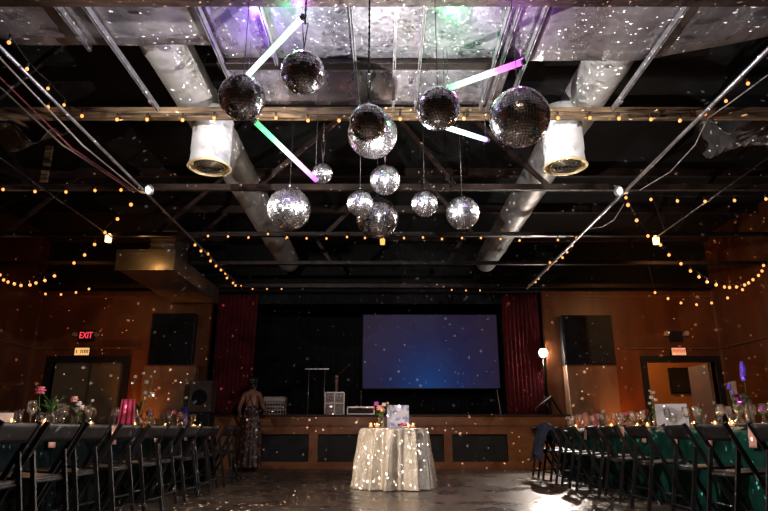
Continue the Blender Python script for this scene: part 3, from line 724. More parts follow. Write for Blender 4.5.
tube_light((444, 126.5, 4.3), (487, 140, 4.75), [(0, (1, 1, .75)), (.4, (.8, 1, .8)), (.6, (.6, .9, .9)), (1, VI)], 'short pale light tube left of the largest mirror ball', 3.2)

# ================================================================== STAGE EQUIPMENT
def stagept(px, Y): return W(px, 410, Y).x
# bright lamp on a stand
lp = W(542.5, 353, 12.68)
t = thing('stage_spotlight', 'dazzling white stage lamp on a black tripod stand before the right curtain', 'light', (lp.x, 12.68, SZ+.005))
hz = lp.z-SZ
MB().tube([(0, 0, .25), (0, 0, hz-.08)], .014, 10).build('stand_pole', M_darksteel, t)
for k in range(3):
    a = k*2*PI/3+.5
    MB().tube([(0, 0, .38), (.20*math.cos(a), .13*math.sin(a), .012)], .010, 8).build('leg', M_black, t)
MB().lathe([(0, .14), (.06, .14), (.085, .06), (.09, -.05), (.075, -.05), (.07, -.03), (0, -.03)], (0, 0, hz), 18, M=Matrix.Rotation(math.radians(-82), 3, 'X')).build('lamp_can', M_black, t)
o = MB().lathe([(0, -.05), (.085, -.05), (.08, -.07), (0, -.085)], (0, 0, hz), 18, M=Matrix.Rotation(math.radians(-82), 3, 'X')).build('lens', glow('stage_lamp_lens', (1, .93, .85), 400), t)
MB().box(-.10, -.092, -.01, .01, -.10+hz, .03+hz).box(.092, .10, -.01, .01, -.10+hz, .03+hz).box(-.10, .10, -.01, .01, -.108+hz, -.10+hz).build('yoke', M_darksteel, t)
lamp('stage_lamp_beam', 'SPOT', (lp.x, 12.60, lp.z-.01), 800, (1, .88, .78), (1.9, 4.6, 0.0), .05, 95, .6)

# pale pole leaning by the plywood
a = W(566.5, 365, 12.3); b = W(571.5, 412, 12.3)
o = MB().tube([a, (b.x, 12.3, .9), (b.x+.02, 12.25, .01)], .012, 8).build('pale_pole', mat('pale_pole_paint', (.85, .55, .42), .4)); tag(o, 'thin pale pole standing in front of the right plywood panel', 'pole')

# white crate
c0 = stagept(275, 13.0)
t = thing('plastic_crate', 'white plastic crate standing on the left part of the stage', 'crate', (c0, 13.0, SZ+.003))
g = MB()
w, d, h = .21, .16, .36
for z in (0.0, .09, .16, .23): g.box(-w, w, -d, -d+.012, z, z+.025); g.box(-w, w, d-.012, d, z, z+.025); g.box(-w, -w+.012, -d, d, z, z+.025); g.box(w-.012, w, -d, d, z, z+.025)
for i in range(8):
    x = -w + i*(2*w-.012)/7; g.box(x, x+.012, -d, -d+.012, 0, .27); g.box(x, x+.012, d-.012, d, 0, .27)
g.box(-w, w, -d, d, 0, .01); g.build('crate_body', mat('white_plastic', (.6, .52, .45), .4), t)
MB().box(-w-.01, w+.01, -d-.01, d+.01, .27, .37).build('crate_lid', MATS['white_plastic'], t, bevel=.01)
# flight case with studded front
c0 = stagept(335, 13.1)
t = thing('flight_case', 'upright metal-edged equipment case standing centre left on the stage', 'case', (c0, 13.1, SZ+.003))
MB().box(-.20, .20, -.15, .15, 0, .46).build('case_body', mat('case_front', (.20, .16, .14), .4, metal=.6, noise=.3, nscale=20), t, bevel=.008)
e = MB()
for x in (-.21, -.01, .19): e.box(x, x+.02, -.165, -.15, 0, .47)
for z in (0, .23, .45): e.box(-.21, .21, -.165, -.15, z, z+.02)
e.build('metal_edging', mat('pale_case_edging', (.62, .56, .5), .35, metal=.6), t)
kb = MB()
for x in (-.13, -.07, .06, .12):
    for z in (.08, .15, .32, .39): kb.tube([(x, -.15, z), (x, -.175, z)], .016, 8)
kb.build('corner_stud', M_chrome, t)
# bottle-shaped stand on top
t = thing('microphone', 'pale handheld microphone upright on top of the equipment case', 'microphone', (c0+.02, 13.1, SZ+.475))
MB().lathe([(0, 0), (.03, 0), (.03, .20), (.04, .26), (.02, .30)], seg=12, close=True).build('microphone_handle', mat('dusty_pink_grip', (.35, .2, .17), .5), t)
MB().ball((0, 0, .33), .045, 2).build('microphone_head', mat('mesh_head', (.4, .25, .22), .4, metal=.5), t)
# low equipment tray
c0 = stagept(361, 12.75)
t = thing('equipment_rack', 'low open metal rack on the stage edge behind the silver table', 'rack', (c0, 12.75, SZ+.003))
e = MB()
for z in (0.0, .14): e.box(-.28, .28, -.15, -.135, z, z+.02); e.box(-.28, .28, .135, .15, z, z+.02)
for x in (-.28, .265):
    for y in (-.15, .135): e.box(x, x+.015, y, y+.015, 0, .16)
e.build('rack_frame', mat('brushed_metal', (.6, .55, .5), .35, metal=.8), t)
MB().box(-.26, .26, -.13, .13, .02, .12).build('rack_unit', M_black, t)
MB().tube([(-.0, -.05, .16), (0, -.05, .46)], .006, 8).ball((0, -.05, .47), .016, 1).build('antenna', MATS['brushed_metal'], t)
# small speaker at far left of stage, music stand at right
a = W(202, 400, YB-.6)
t = thing('floor_speaker', 'dark grey speaker box by the wall left of the red curtain', 'speaker', (a.x, YB-.6, 0))
MB().box(-.22, .22, -.18, .2, 0, 1.05).build('lower_cabinet', M_black, t, bevel=.01)
MB().box(-.22, .22, -.18, .2, 1.06, 1.66).build('upper_cabinet', mat('dusty_grey', (.10, .07, .055), .6), t, bevel=.01)
MB().tube([(0, -.181, 1.34), (0, -.19, 1.34)], .15, 20).build('speaker_cone', M_drape, t)
a = stagept(551, 12.45)
t = thing('music_stand', 'folded black stand with splayed arms on the right stage edge', 'stand', (a, 12.45, SZ+.003))
MB().tube([(0, 0, .0), (0, 0, .28)], .012).build('stand_pole', M_black, t)
MB().bar((-.32, .0, .10), (0.02, 0, .34), .10, .02).build('desk_panel', M_black, t)
MB().bar((0.02, 0, .34), (.20, 0, .02), .12, .02).build('desk_panel', M_chair, t)
MB().tube([(-.33, -.055, .12), (0.01, -.055, .36)], .006).build('desk_edge', M_steel, t)
# wall-side white upright right of the screen, drum-like hat
a = W(499, 402, 13.4)
t = thing('microphone_stand', 'slim pale stand leaning at the right edge of the screen', 'stand', (a.x, 13.4, SZ+.003))
MB().tube([(-.03, 0, .55), (.03, 0, .0)], .010).build('stand_pole', M_palecable, t)
MB().tube([(.03, 0, .02), (.16, -.1, .005)], .008).build('leg', M_black, t); MB().tube([(.03, 0, .02), (-.1, -.1, .005)], .008).build('leg', M_black, t)
a = W(345, 370, 13.6)
t = thing('boom_stand', 'dim boom stand slanting up beside the left edge of the screen', 'stand', (a.x-.1, 13.6, SZ+.003))
MB().tube([(-.1, 0, 0), (-.1, 0, .85)], .01).build('stand_pole', M_black, t)
MB().tube([(-.12, 0, .80), (.22, 0, 1.15)], .014).build('boom_arm', M_timber2, t)
MB().ball((-.1, 0, .83), .035, 2).build('joint', M_skin, t)
a = W(317, 369, 15.3)
o = MB().box(a.x-.3, a.x+.3, 15.3, 15.35, a.z-.012, a.z+.012).tube([(a.x-.2, 15.3, a.z), (a.x-.2, 15.3, SZ+.01)], .01).tube([(a.x+.2, 15.3, a.z), (a.x+.2, 15.3, SZ+.01)], .01).build('keyboard_stand', M_steel); tag(o, 'thin metal rail stand far back on the dark stage', 'stand')

# ================================================================== SILVER ROUND TABLE
def sequin_mat():
    m = mat('champagne_sequins', (.86, .76, .62), .40, metal=.35, noise=.25, nscale=30, bump=.6, bscale=80)
    return m
M_sequin = sequin_mat()
TC = W(393.5, 428.5, 8.35); TX = TC.x+.01; TY = 8.35; TH = .755; TR = .430
rnd = random.Random(3)
NF = 16; phs = [rnd.uniform(-.4, .4) for _ in range(40)]
def clothfn(u, v):
    ang = 2*PI*u
    if v < .25:
        r = TR * v/.25; return Vector((r*math.cos(ang), r*math.sin(ang), TH))
    w = (v-.25)/.75
    fold = 1.3 - 2.3*abs(math.sin((NF*ang + 1.6*math.sin(2*ang) + 2.0*math.sin(3*ang+1) + w*.9)/2)) + .25*math.sin(27*ang+1+w)
    r = TR + .010 + .070*w**1.1 + (.072*w**.4)*(fold-.25)
    return Vector((r*math.cos(ang), r*math.sin(ang), TH - (TH-.012)*w + .0*fold))
o = MB().grid(clothfn, 260, 40, wrap=True).build('sequin_tablecloth', M_sequin); o.location = (TX, TY, 0)
tag(o, 'champagne sequin tablecloth falling in folds over the round table', 'tablecloth')

def bloom(mb, c, r, petals=9, layers=3):
    c = Vector(c); mb.ball(c, r*.62, 1)
    for L in range(layers):
        for k in range(petals):
            a = 2*PI*k/petals + L*.4; el = -.55+.65*L
            d = Vector((math.cos(a)*math.cos(el), math.sin(a)*math.cos(el), math.sin(el)))
            q = d.to_track_quat('Z', 'Y').to_matrix()
            mb.ball(c + d*r*.55, r*.46, 1, (.8, .35, 1.0), q)
def leaf(mb, a, d, L, w):
    a = Vector(a); d = Vector(d).normalized(); s = d.cross(Vector((0, 0, 1)))
    s = s.normalized() if s.length > .01 else Vector((1, 0, 0))
    n = 5; prev = None
    for i in range(n+1):
        f = i/n; p = a + d*L*f + Vector((0, 0, -.25*L*f*f)); ww = w*math.sin(PI*min(.97, .08+f*.9))
        cur = (mb.bm.verts.new(p-s*ww), mb.bm.verts.new(p+s*ww))
        if prev: mb.bm.faces.new((prev[0], prev[1], cur[1], cur[0]))
        prev = cur
def vase(loc, r, h, label, blooms, leaves=4, seed=0, name='flower_vase', vm=None, ltall=.16, leafm=None, shape='cyl'):
    """blooms: list of (dx,dy,z,r,mat)"""
    rnd = random.Random(seed)
    t = thing(name, label, 'flower vase', loc)
    if shape == 'cyl': prof = [(0, .004), (r*.9, .004), (r, .012), (r*.95, h*.5), (r, h), (r-.004, h), (r*.95-.004, h*.5), (r-.005, .014), (0, .014)]
    else: prof = [(0, .004), (r*.8, .004), (r, h*.3), (r*.45, h*.75), (r*.55, h), (r*.5, h), (r*.4, h*.75), (r*.94, h*.3), (r*.7, .012), (0, .012)]
    MB().lathe(prof, seg=16).build('vase_glass', vm or M_glass, t)
    st_ = MB()
    for dx, dy, z, br, m_ in blooms:
        st_.tube([(rnd.uniform(-.4, .4)*r, rnd.uniform(-.4, .4)*r, .02), (dx*.25, dy*.25, h), (dx*.8, dy*.8, (h+z)/2+.02), (dx, dy, z-br*.3)], .0028, 5)
    st_.build('stem', M_stem, t)
    for dx, dy, z, br, m_ in blooms:
        b = MB(); bloom(b, (dx, dy, z), br, 7 if br < .03 else 10); b.build('flower', m_, t)
    lf = MB()
    for k in range(leaves):
        a = rnd.uniform(0, 2*PI); leaf(lf, (0, 0, h*rnd.uniform(.8, 1.2)), (math.cos(a)*.6, math.sin(a)*.6, rnd.uniform(.4, 1.3)), ltall*rnd.uniform(.6, 1.1), .012)
    if leaves: lf.build('leaf', leafm or M_leaf, t, solid=.001)
    return t
def votive(loc, label, r=.028, h=.05, group=None):
    t = thing('votive_candle', label, 'candle', loc, group=group)
    MB().lathe([(0, .002), (r*.8, .002), (r, h), (r-.003, h), (r*.78, .006), (0, .006)], seg=14).build('candle_cup', M_glass, t)
    MB().lathe([(0, .007), (r*.72, .007), (r*.74, h*.6), (0, h*.6)], seg=12).build('candle_wax', M_candle, t)
    MB().ball((0, 0, h*.6+.012), .007, 1, (1, 1, 1.9)).build('flame', M_flame, t)
    lamp('candle_light', 'POINT', Vector(loc)+Vector((0, 0, h+.03)), 1.0, (1, .50, .22), size=.012)
    return t
tz = TH+.003
def TP(px, dy=0): return (TX + (px-393.5)*8.2/F, TY+dy, tz)
for px, dy, lb in ((371, -.25, 'lit votive candle at the left edge of the silver table'), (377, -.30, 'lit votive candle just left of the bouquet on the silver table'), (411, -.25, 'lit votive candle at the right edge of the silver table')):
    votive(TP(px, dy), lb, .034, .06)
votive(TP(406.5, -.32), 'low lit votive candle in front of the picture on the silver table', .03, .035)
vase(TP(380.5, -.05), .045, .16, 'glass vase of pink and blush roses on the silver table', [(-.02, -.05, .255, .052, M_petalb), (.02, -.04, .23, .04, M_petalb), (-.06, 0, .31, .042, M_petalm), (.04, .02, .30, .036, M_petalw), (.09, -.01, .32, .022, M_petalb), (-.10, 0, .24, .02, M_petalr)], 14, 5, ltall=.14)
pm = bpy.data.materials.new('pale_floral_print'); pm.use_nodes = True; nt = pm.node_tree; b = nt.nodes['Principled BSDF']
tc = nt.nodes.new('ShaderNodeTexCoord'); n = nt.nodes.new('ShaderNodeTexNoise'); n.inputs['Scale'].default_value = 13; n.inputs['Detail'].default_value = 3
nt.links.new(tc.outputs['Object'], n.inputs['Vector']); rp = nt.nodes.new('ShaderNodeValToRGB'); nt.links.new(n.outputs['Fac'], rp.inputs[0])
e = rp.color_ramp.elements; e[0].position = .32; e[0].color = (.03, .05, .05, 1); e[1].position = .8; e[1].color = (.30, .42, .26, 1)
for p_, c_ in ((.42, (.10, .12, .28, 1)), (.5, (.28, .30, .42, 1)), (.62, (.30, .33, .30, 1))): x = e.new(p_); x.color = c_
nt.links.new(rp.outputs[0], b.inputs['Base Color']); b.inputs['Roughness'].default_value = .35
x0, x1 = TP(386.5)[0], TP(408)[0]
t = thing('table_picture', 'pale floral picture card propped upright on the silver table', 'picture', ((x0+x1)/2, TY, tz)); t.rotation_euler = (math.radians(-8), 0, 0)
MB().box(-(x1-x0)/2, (x1-x0)/2, 0, .012, 0.004, .30).build('picture_card', pm, t)
MB().bar((0, .015, .22), (0, .07, .012), .03, .006).build('easel_leg', M_black, t)
t = thing('small_bouquet', 'small dark red and violet posy lying before the picture card', 'flowers', (TP(400)[0], TY-.25, tz))
b = MB()
for q in range(3): bloom(b, (-.03+q*.035, 0, .035+.01*(q % 2)), .026)
b.build('flower', M_petalr, t); b = MB(); bloom(b, (.06, .01, .04), .026); b.build('flower', M_petalv, t)
b = MB(); [leaf(b, (-.04, 0, .02), (-1, .2*q, .25), .10, .012) for q in (-1, 0, 1)]; b.build('leaf', M_leaf, t, solid=.001)

# ================================================================== CHAIRS
def chair_proto():
    """faces +X; aisle behind it at -X; origin on the floor between the rear feet"""
    t = thing('folding_chair', 'black folding chair', 'chair')
    W2 = .205
    for s in (-1, 1):
        MB().bar((.03, s*W2, .775), (.42, s*W2*.98, .0), .032, .020, (0, 1, 0)).build('front_leg', M_chairmetal, t)
        MB().bar((.118, s*(W2-.026), .60), (.005, s*(W2-.026), 0), .030, .018, (0, 1, 0)).build('rear_leg', M_chairmetal, t)
    d = Vector((.39, 0, -.775)).normalized(); a = Vector((.035, 0, .765))
    def bf(u, v):
        y = (-1+2*u)*(W2-.004); p = a + d*(.125*v); bow = -.018*(1-(2*u-1)**2); return Vector((p.x+bow, y, p.z))
    MB().grid(bf, 13, 5).build('backrest', M_chair, t, solid=.014)
    def sf(u, v):
        return Vector((.10+.37*u, (-1+2*v)*(W2-.03), .425+.018*u - .012*math.sin(PI*v)*math.sin(PI*u)))
    MB().grid(sf, 7, 7).build('seat', M_chair, t, solid=.02)
    MB().tube([(.10, -W2+.03, .41), (.10, W2-.03, .41)], .011).build('seat_stretcher', M_chairmetal, t)
    MB().tube([(.02, -W2+.03, .12), (.02, W2-.03, .12)], .010).build('rear_stretcher', M_chairmetal, t)
    MB().tube([(.345, -W2, .14), (.345, W2, .14)], .010).build('front_stretcher', M_chairmetal, t)
    return t
proto = chair_proto(); rnd = random.Random(11)
first = True
XRC = 2.42; nR = 10
ry = [3.95 + .69*i for i in range(nR)]
for i, y in enumerate([3.28] + ry):
    lb = 'black folding chair in the right-hand row, %s to the camera' % ORD[i]
    c = proto if first else dup(proto)
    first = False; c['label'] = lb; c['group'] = 'folding chairs along the right table'
    c.location = (XRC + rnd.uniform(-.03, .03), y + rnd.uniform(-.03, .03), 0.004); c.rotation_euler = (0, 0, rnd.uniform(-.07, .07))
XLC = -2.12
ly = [3.05 + .56*i for i in range(12)]
for i, y in enumerate(ly):
    c = dup(proto, (XLC + rnd.uniform(-.03, .03), y + rnd.uniform(-.02, .02), 0.004), PI + rnd.uniform(-.07, .07), 'black folding chair in the left-hand row, %s to the camera' % ORD[i])
    c['group'] = 'folding chairs along the left table'

# ================================================================== BANQUET TABLES
TZ = .755
def banquet(x0, x1, y0, y1, which, side, m, seed):
    w, l = (x1-x0)/2, (y1-y0)/2
    rnd = random.Random(seed); per = 2*(2*w+2*l)
    ph = [(rnd.randint(14, 34), rnd.uniform(0, 6), rnd.uniform(.3, 1)) for _ in range(6)]
    def rim(u):
        s = u*per; ed = [(-w, -l, 1, 0, 2*w), (w, -l, 0, 1, 2*l), (w, l, -1, 0, 2*w), (-w, l, 0, -1, 2*l)]
        for x, y, dx, dy, L in ed:
            if s <= L: return Vector((x+dx*s, y+dy*s, 0)), Vector((dy, -dx, 0))
            s -= L
        return Vector((-w, -l, 0)), Vector((0, -1, 0))
    per = 4*w+4*l
    def fn(u, v):
        p, nrm = rim(u)
        if v < .1: q = p*(v/.1); q.z = TZ; return q
        f = (v-.1)/.9
        fo = sum(a*math.sin(2*PI*k*u+b) for k, b, a in ph)/3
        ends = abs(nrm.y) > .5
        q = p + nrm*(.004 + f*(.0 if ends else .022) + (.0 if ends else .020)*f**.6*fo); q.z = TZ-(TZ-.01)*f
        return q
    o = MB().grid(fn, 300, 14, wrap=True).build('tablecloth', m); o.location = ((x0+x1)/2, (y0+y1)/2, 0)
    tag(o, '%s tablecloth reaching the floor, %s table of the %s row' % ('dark green' if side == 'right-hand' else 'shaded dark green', which, side), 'tablecloth')
RX0, RX1 = 2.98, 3.75; LX0, LX1 = -3.46, -2.69
for i, wn in enumerate(('nearest', 'middle', 'farthest')):
    banquet(RX0, RX1, 3.0+i*2.54, 3.0+i*2.54+2.52, wn, 'right-hand', M_green, i)
    banquet(LX0, LX1, 2.6+i*2.46, 2.6+i*2.46+2.44, wn, 'left-hand', M_green_shaded, i+9)

# ---------------------------------------------------------------- tableware
def wine_proto():
    t = thing('wine_glass', 'x', 'glass')
    MB().lathe([(0, .002), (.033, .002), (.034, .005), (.006, .012), (.0045, .03), (.0045, .085), (.010, .095), (.030, .115), (.038, .145), (.036, .175), (.031, .205),
                (.0295, .205), (.034, .175), (.036, .145), (.028, .117), (.009, .098), (0, .096)], seg=14).build('goblet', M_glass, t)
    return t
def tumbler_proto():
    t = thing('water_glass', 'x', 'glass')
    MB().lathe([(0, .002), (.028, .002), (.035, .12), (.033, .12), (.026, .012), (0, .012)], seg=14).build('tumbler', M_glass, t)
    MB().lathe([(0, .013), (.0255, .013), (.030, .075), (0, .075)], seg=12).build('water', M_water, t)
    return t
def plate_proto():
    t = thing('dinner_plate', 'x', 'plate')
    MB().lathe([(0, .003), (.07, .003), (.085, .006), (.13, .018), (.132, .021), (.085, .010), (0, .008)], seg=24).build('plate_dish', M_plate, t)
    return t
pw, pt, pp = wine_proto(), tumbler_proto(), plate_proto()
used = {'w': False, 't': False, 'p': False}
tabz = TZ+.003
def put(kind, x, y, label, group):
    pr = {'w': pw, 't': pt, 'p': pp}[kind]
    need = .18 if kind == 'p' else .10
    for dy in (0, .05, -.05, .10, -.10, .15, -.15, .2, -.2):
        if all(math.hypot(x-a, y+dy-b) > need for a, b in OCC): y += dy; break
    else: return
    if kind != 'p': OCC.append((x, y))
    o = pr if not used[kind] else dup(pr)
    used[kind] = True
    o.location = (x, y, tabz + (.0)); o['label'] = label; o['group'] = group; o.rotation_euler = (0, 0, rnd.uniform(0, 6))
def napkin(x, y, side, i):
    """folded napkin hanging over the chair-side edge"""
    s = 1 if side == 'right' else -1
    xe = (RX0 if s > 0 else LX1)
    def fn(u, v):
        yy = y-.05+.10*v + .006*math.sin(9*v)
        if u < .5: return Vector((xe + s*(.14*(1-u/.5)) - s*.03*(u/.5), yy, tabz+.006))
        f = (u-.5)/.5
        return Vector((xe - s*(.03+.015*f), yy, tabz+.006-.17*f))
    o = MB().grid(fn, 15, 8).build('napkin', M_napkin, solid=.004)
    tag(o, 'peach folded napkin hanging over the %s-hand table edge, %s to the camera' % (side, ORD[i]), 'napkin', 'peach napkins on the %s-hand tables' % side)
def RT(px, x=3.3):   # spot on the right table seen at image column px
    zd = x*F/(px-384); return (x, zd/CT*1.0, tabz)
def LTp(px, x=-3.0):
    zd = x*F/(px-384); return (x, zd/CT, tabz)
# right-hand table centrepieces
vase(RT(752, 3.32), .038, .24, 'tall glass vase holding one tall violet larkspur at far right', [(0.0, 0, .45, .03, M_petalv), (0.005, .0, .48, .032, M_petalv), (.01, 0, .51, .032, M_petalv), (.008, 0, .54, .028, M_petalv), (.0, 0, .42, .026, M_petalv), (.01, 0, .57, .022, M_petalv)], 3, 21, vm=M_glass)
vase(RT(741, 3.2), .05, .11, 'short round vase with violet and magenta blossoms beside the tall vase', [(.03, 0, .20, .032, M_petalm), (.02, .03, .24, .026, M_petalm), (-.02, 0, .30, .024, M_petalv), (-.05, 0, .34, .02, M_petalv), (-.03, .02, .37, .02, M_petalv), (.05, 0, .27, .018, M_petalv)], 7, 22, ltall=.14, shape='bud')
vase(RT(766, 3.4), .03, .10, 'small bud vase with a mauve flower at the right frame edge', [(0, 0, .15, .03, M_petalm)], 2, 23, shape='bud')
vase(RT(704, 3.3), .022, .13, 'slim bud vase with one dark red flower right of the white card', [(0, 0, .22, .032, M_petalr)], 1, 24, shape='bud')
vase(RT(650, 3.2), .022, .12, 'slim bud vase with a single crimson flower left of the white card', [(-.01, 0, .19, .036, M_petalr)], 1, 25, shape='bud')
vase(RT(657, 3.35), .035, .14, 'glass vase with white orchids rising behind the white card', [(-.02, 0, .36, .034, M_petalw), (.01, 0, .42, .026, M_petalw), (.03, .0, .33, .028, M_petalw), (-.05, 0, .29, .024, M_petalw), (-.03, 0, .44, .02, M_petalw)], 2, 26)
vase(RT(629, 3.3), .05, .10, 'bowl of bright pink and white blooms in the middle of the right table', [(-.06, 0, .17, .036, M_petalp), (.0, 0, .18, .04, M_petalp), (.06, 0, .17, .034, M_petalw), (.02, .05, .15, .035, M_petalm), (-.03, .05, .14, .03, M_petalr)], 5, 27)
vase(RT(605, 3.3), .025, .12, 'bud vase with one round white bloom near the peach vase', [(0, 0, .24, .038, M_petalw)], 2, 28, shape='bud')
vase(RT(570, 3.1), .035, .10, 'small vase of pale yellow blossoms at the far end of the right table', [(-.02, 0, .16, .04, M_petalw), (.03, 0, .13, .035, M_petalw), (0, 0, .09, .04, M_petalw)], 5, 29)
def cardholder(p, w, h, label, rz, m=M_white, name='menu_card', tilt=-8):
    t = thing(name, label, 'card', p); t.rotation_euler = (math.radians(tilt), 0, rz)
    MB().box(-w/2, w/2, 0, .006, 0.004, h).build('card_sheet', m, t)
    ln = MB()
    for i in range(4): ln.box(-w*.28, w*.28*(1-.2*(i % 2)), -.0015, 0, h*(.78-i*.12), h*(.79-i*.12))
    ln.build('print_line', mat('faint_grey_print', (.4, .38, .36), .7), t)
    MB().bar((0, .008, h*.7), (0, h*.30, .02), .02, .004).build('easel_leg', M_black, t)
cardholder(RT(674, 3.25), .33, .26, 'large blank white card standing on the right-hand table', -.35)
# peach arched vase, pink napkin fans
p = RT(587, 3.15)
t = thing('arched_vase', 'tall peach arch-shaped ceramic vase on the right-hand table', 'vase', p)
MB().lathe([(0, .002), (.045, .002), (.062, .06), (.064, .12), (.05, .20), (.022, .24), (.012, .245)], seg=20, close=True).build('vase_body', mat('peach_ceramic', (.80, .34, .20), .35), t)
def napkin_fan(p, w, h, label, m):
    def fn(u, v):
        return Vector(((-.5+u)*w*(1-.25*v), .012*math.sin(u*6*PI)*(1-.3*v), .003+h*v))
    OCC.append((p[0], p[1])); o = MB().grid(fn, 30, 6).build('standing_napkin', m, solid=.003); o.location = p; tag(o, label, 'napkin')
napkin_fan(RT(579.5, 3.25), .12, .22, 'peach napkin standing just left of the arched vase', mat('coral_napkin', (.75, .30, .20), .7))
napkin_fan(RT(597.5, 3.25), .12, .22, 'coral pink napkin standing just right of the arched vase', mat('coral_pink_napkin', (.70, .16, .16), .7))
for k, (px, x) in enumerate(((733, 3.05), (716, 3.06), (695, 3.05), (648, 3.05), (612, 3.1), (638, 3.2), (576, 3.1))):
    votive(RT(px, x), ('lit votive candle on the right-hand table, %s to the camera' % ORD[k] if k < 3 else 'lit votive candle among glasses on the right-hand table, %s to the camera' % ORD[k]), .03, .045, 'votive candles on the right-hand table')
# left-hand table centrepieces
vase(LTp(37.5, -2.95), .030, .12, 'bud vase with one large pink bloom on a leaning stem', [(-.03, 0, .30, .050, M_petalp)], 1, 31)
vase(LTp(49, -2.9), .045, .13, 'glass vase of long green leaves beside the large pink bloom', [(.03, 0, .22, .016, M_petalb)], 18, 32, ltall=.22)
vase(LTp(75, -3.0), .045, .11, 'vase of white and blush blooms in the near part of the left table', [(-.05, 0, .26, .045, M_petalb), (-.0, 0, .22, .036, M_petalw), (.03, 0, .18, .04, M_petalw), (.0, 0, .16, .035, M_petalw), (.13, 0, .25, .018, M_petalw), (.10, 0, .15, .02, M_petalw)], 9, 33)
vase(LTp(137, -3.05), .045, .16, 'tall arrangement of small white blossoms on long stems', [(-.10, 0, .62, .03, M_petalw), (.0, 0, .66, .026, M_petalw), (-.12, 0, .54, .022, M_petalw), (.05, 0, .55, .032, M_petalw), (.10, 0, .62, .02, M_petalw), (.14, 0, .68, .018, M_petalw), (.05, 0, .42, .03, M_petalw), (.14, 0, .40, .04, M_petalw)], 12, 34, leafm=mat('dark_leaf', (.02, .06, .025), .5), ltall=.26)
vase(LTp(147.5, -2.95), .03, .10, 'bud vase with a round lilac-pink bloom left of the blue vase', [(0, 0, .18, .05, mat('lilac_petal', (.62, .30, .42), .6))], 3, 35, shape='bud')
vase(LTp(168, -3.0), .035, .10, 'small vase of red-pink blooms before the plywood panel', [(-.03, 0, .20, .04, M_petalp), (.05, 0, .21, .045, M_petalp)], 4, 36)
vase(LTp(178, -3.0), .03, .10, 'bud vase with a blush bloom close to the blue vase', [(0, 0, .19, .05, M_petalb), (-.02, 0, .13, .03, M_petalb)], 3, 37)
vase(LTp(183, -3.0), .055, .30, 'tall deep blue vase with thin pale twigs on the left table', [(-.10, 0, .66, .02, M_petalw), (0, 0, .66, .02, M_petalw), (.10, 0, .66, .02, M_petalw), (0, 0, .44, .03, M_petalw)], 0, 38, vm=mat('blue_vase_glaze', (.03, .04, .20), .3))
napkin_fan(LTp(125, -2.85), .20, .30, 'bright pink standing napkin beside the candles on the left table', mat('hot_pink_napkin', (.75, .07, .14), .7))
cardholder(LTp(3, -2.9), .10, .10, 'small white place card at the left frame edge', .3, name='place_card')
cardholder(LTp(30, -2.8), .09, .02, 'tiny white card lying by the near left glasses', .3, name='place_card')
for k, (px, x) in enumerate(((10, -2.75), (43.5, -2.72), (90, -2.78), (134, -2.78), (165, -2.8), (193, -2.8), (199.5, -2.8))):
    votive(LTp(px, x), 'lit votive candle on the left-hand table, %s to the camera' % ORD[k], .03, .045, 'votive candles on the left-hand table')

for i, y in enumerate(ry):
    if i < 9: napkin(0, y + .32 + rnd.uniform(-.03, .03), 'right', i)
    for row, (xp, xw, xt) in enumerate(((3.08, 3.17, 3.22), (3.56, 3.48, 3.42))):
        yy = y+rnd.uniform(-.03, .03)
        put('p', xp, yy, 'white dinner plate on the right-hand green-clothed table', 'dinner plates on the right table')
        put('w', xw+rnd.uniform(-.02, .02), yy+.20, 'clear stemmed wine glass on the right-hand green-clothed table', 'wine glasses on the right table')
        put('w', xw+rnd.uniform(-.02, .05), yy-.24, 'clear stemmed wine glass on the right-hand green-clothed table', 'wine glasses on the right table')
        put('t', xt+rnd.uniform(-.02, .02), yy+.28, 'clear water tumbler on the right-hand green-clothed table', 'tumblers on the right table')
for i, y in enumerate(ly):
    if i % 1 == 0 and i > 0: napkin(0, y + .26 + rnd.uniform(-.03, .03), 'left', i-1) if i % 2 else None
    if y > 9.7 or i == 0: continue
    for row, (xp, xw, xt) in enumerate(((-2.77, -2.88, -2.94), (-3.24, -3.14, -3.08))):
        yy = y+rnd.uniform(-.02, .02)
        put('p', xp, yy, 'white dinner plate on the left-hand dark-clothed table', 'dinner plates on the left table')
        put('w', xw+rnd.uniform(-.02, .02), yy+.19, 'clear stemmed wine glass on the left-hand dark-clothed table', 'wine glasses on the left table')
        put('t', xt+rnd.uniform(-.02, .02), yy+.25, 'clear water tumbler on the left-hand dark-clothed table', 'tumblers on the left table')

# jacket over the last chair on the right
jy = ry[-2]
def jf(u, v):
    a = -1+2*u
    prof = [(-.14, .36), (-.11, .52), (-.07, .68), (-.015, .80), (.04, .84), (.09, .80), (.14, .66), (.18, .56)]
    k = v*(len(prof)-1); i = min(int(k), len(prof)-2); f = k-i
    x = prof[i][0]*(1-f)+prof[i+1][0]*f; z = prof[i][1]*(1-f)+prof[i+1][1]*f
    drop = -.10*abs(a)**3
    return Vector((x - .05*math.sin(7*a)*(1-v)*.5 - .02*math.cos(11*a), a*.27*(1-.15*v), z + drop + .012*math.sin(9*a+4*v)))
o = MB().grid(jf, 28, 22).build('draped_jacket', M_jacket, solid=.012); o.location = (XRC, jy, .0)
tag(o, 'dusty blue jacket draped over a chair back near the stage end of the right-hand row', 'jacket')
# paper scraps on the floor
o = MB().grid(lambda u, v: Vector((-.11+.22*u+.03*v, -.06+.12*v, .006+.012*abs(math.sin(4*u+3*v)))), 8, 6).build('paper_scrap', M_white, solid=.001); o.location = (2.2, 9.35, 0)
tag(o, 'crumpled pale paper scrap on the floor near the last right chair', 'paper')

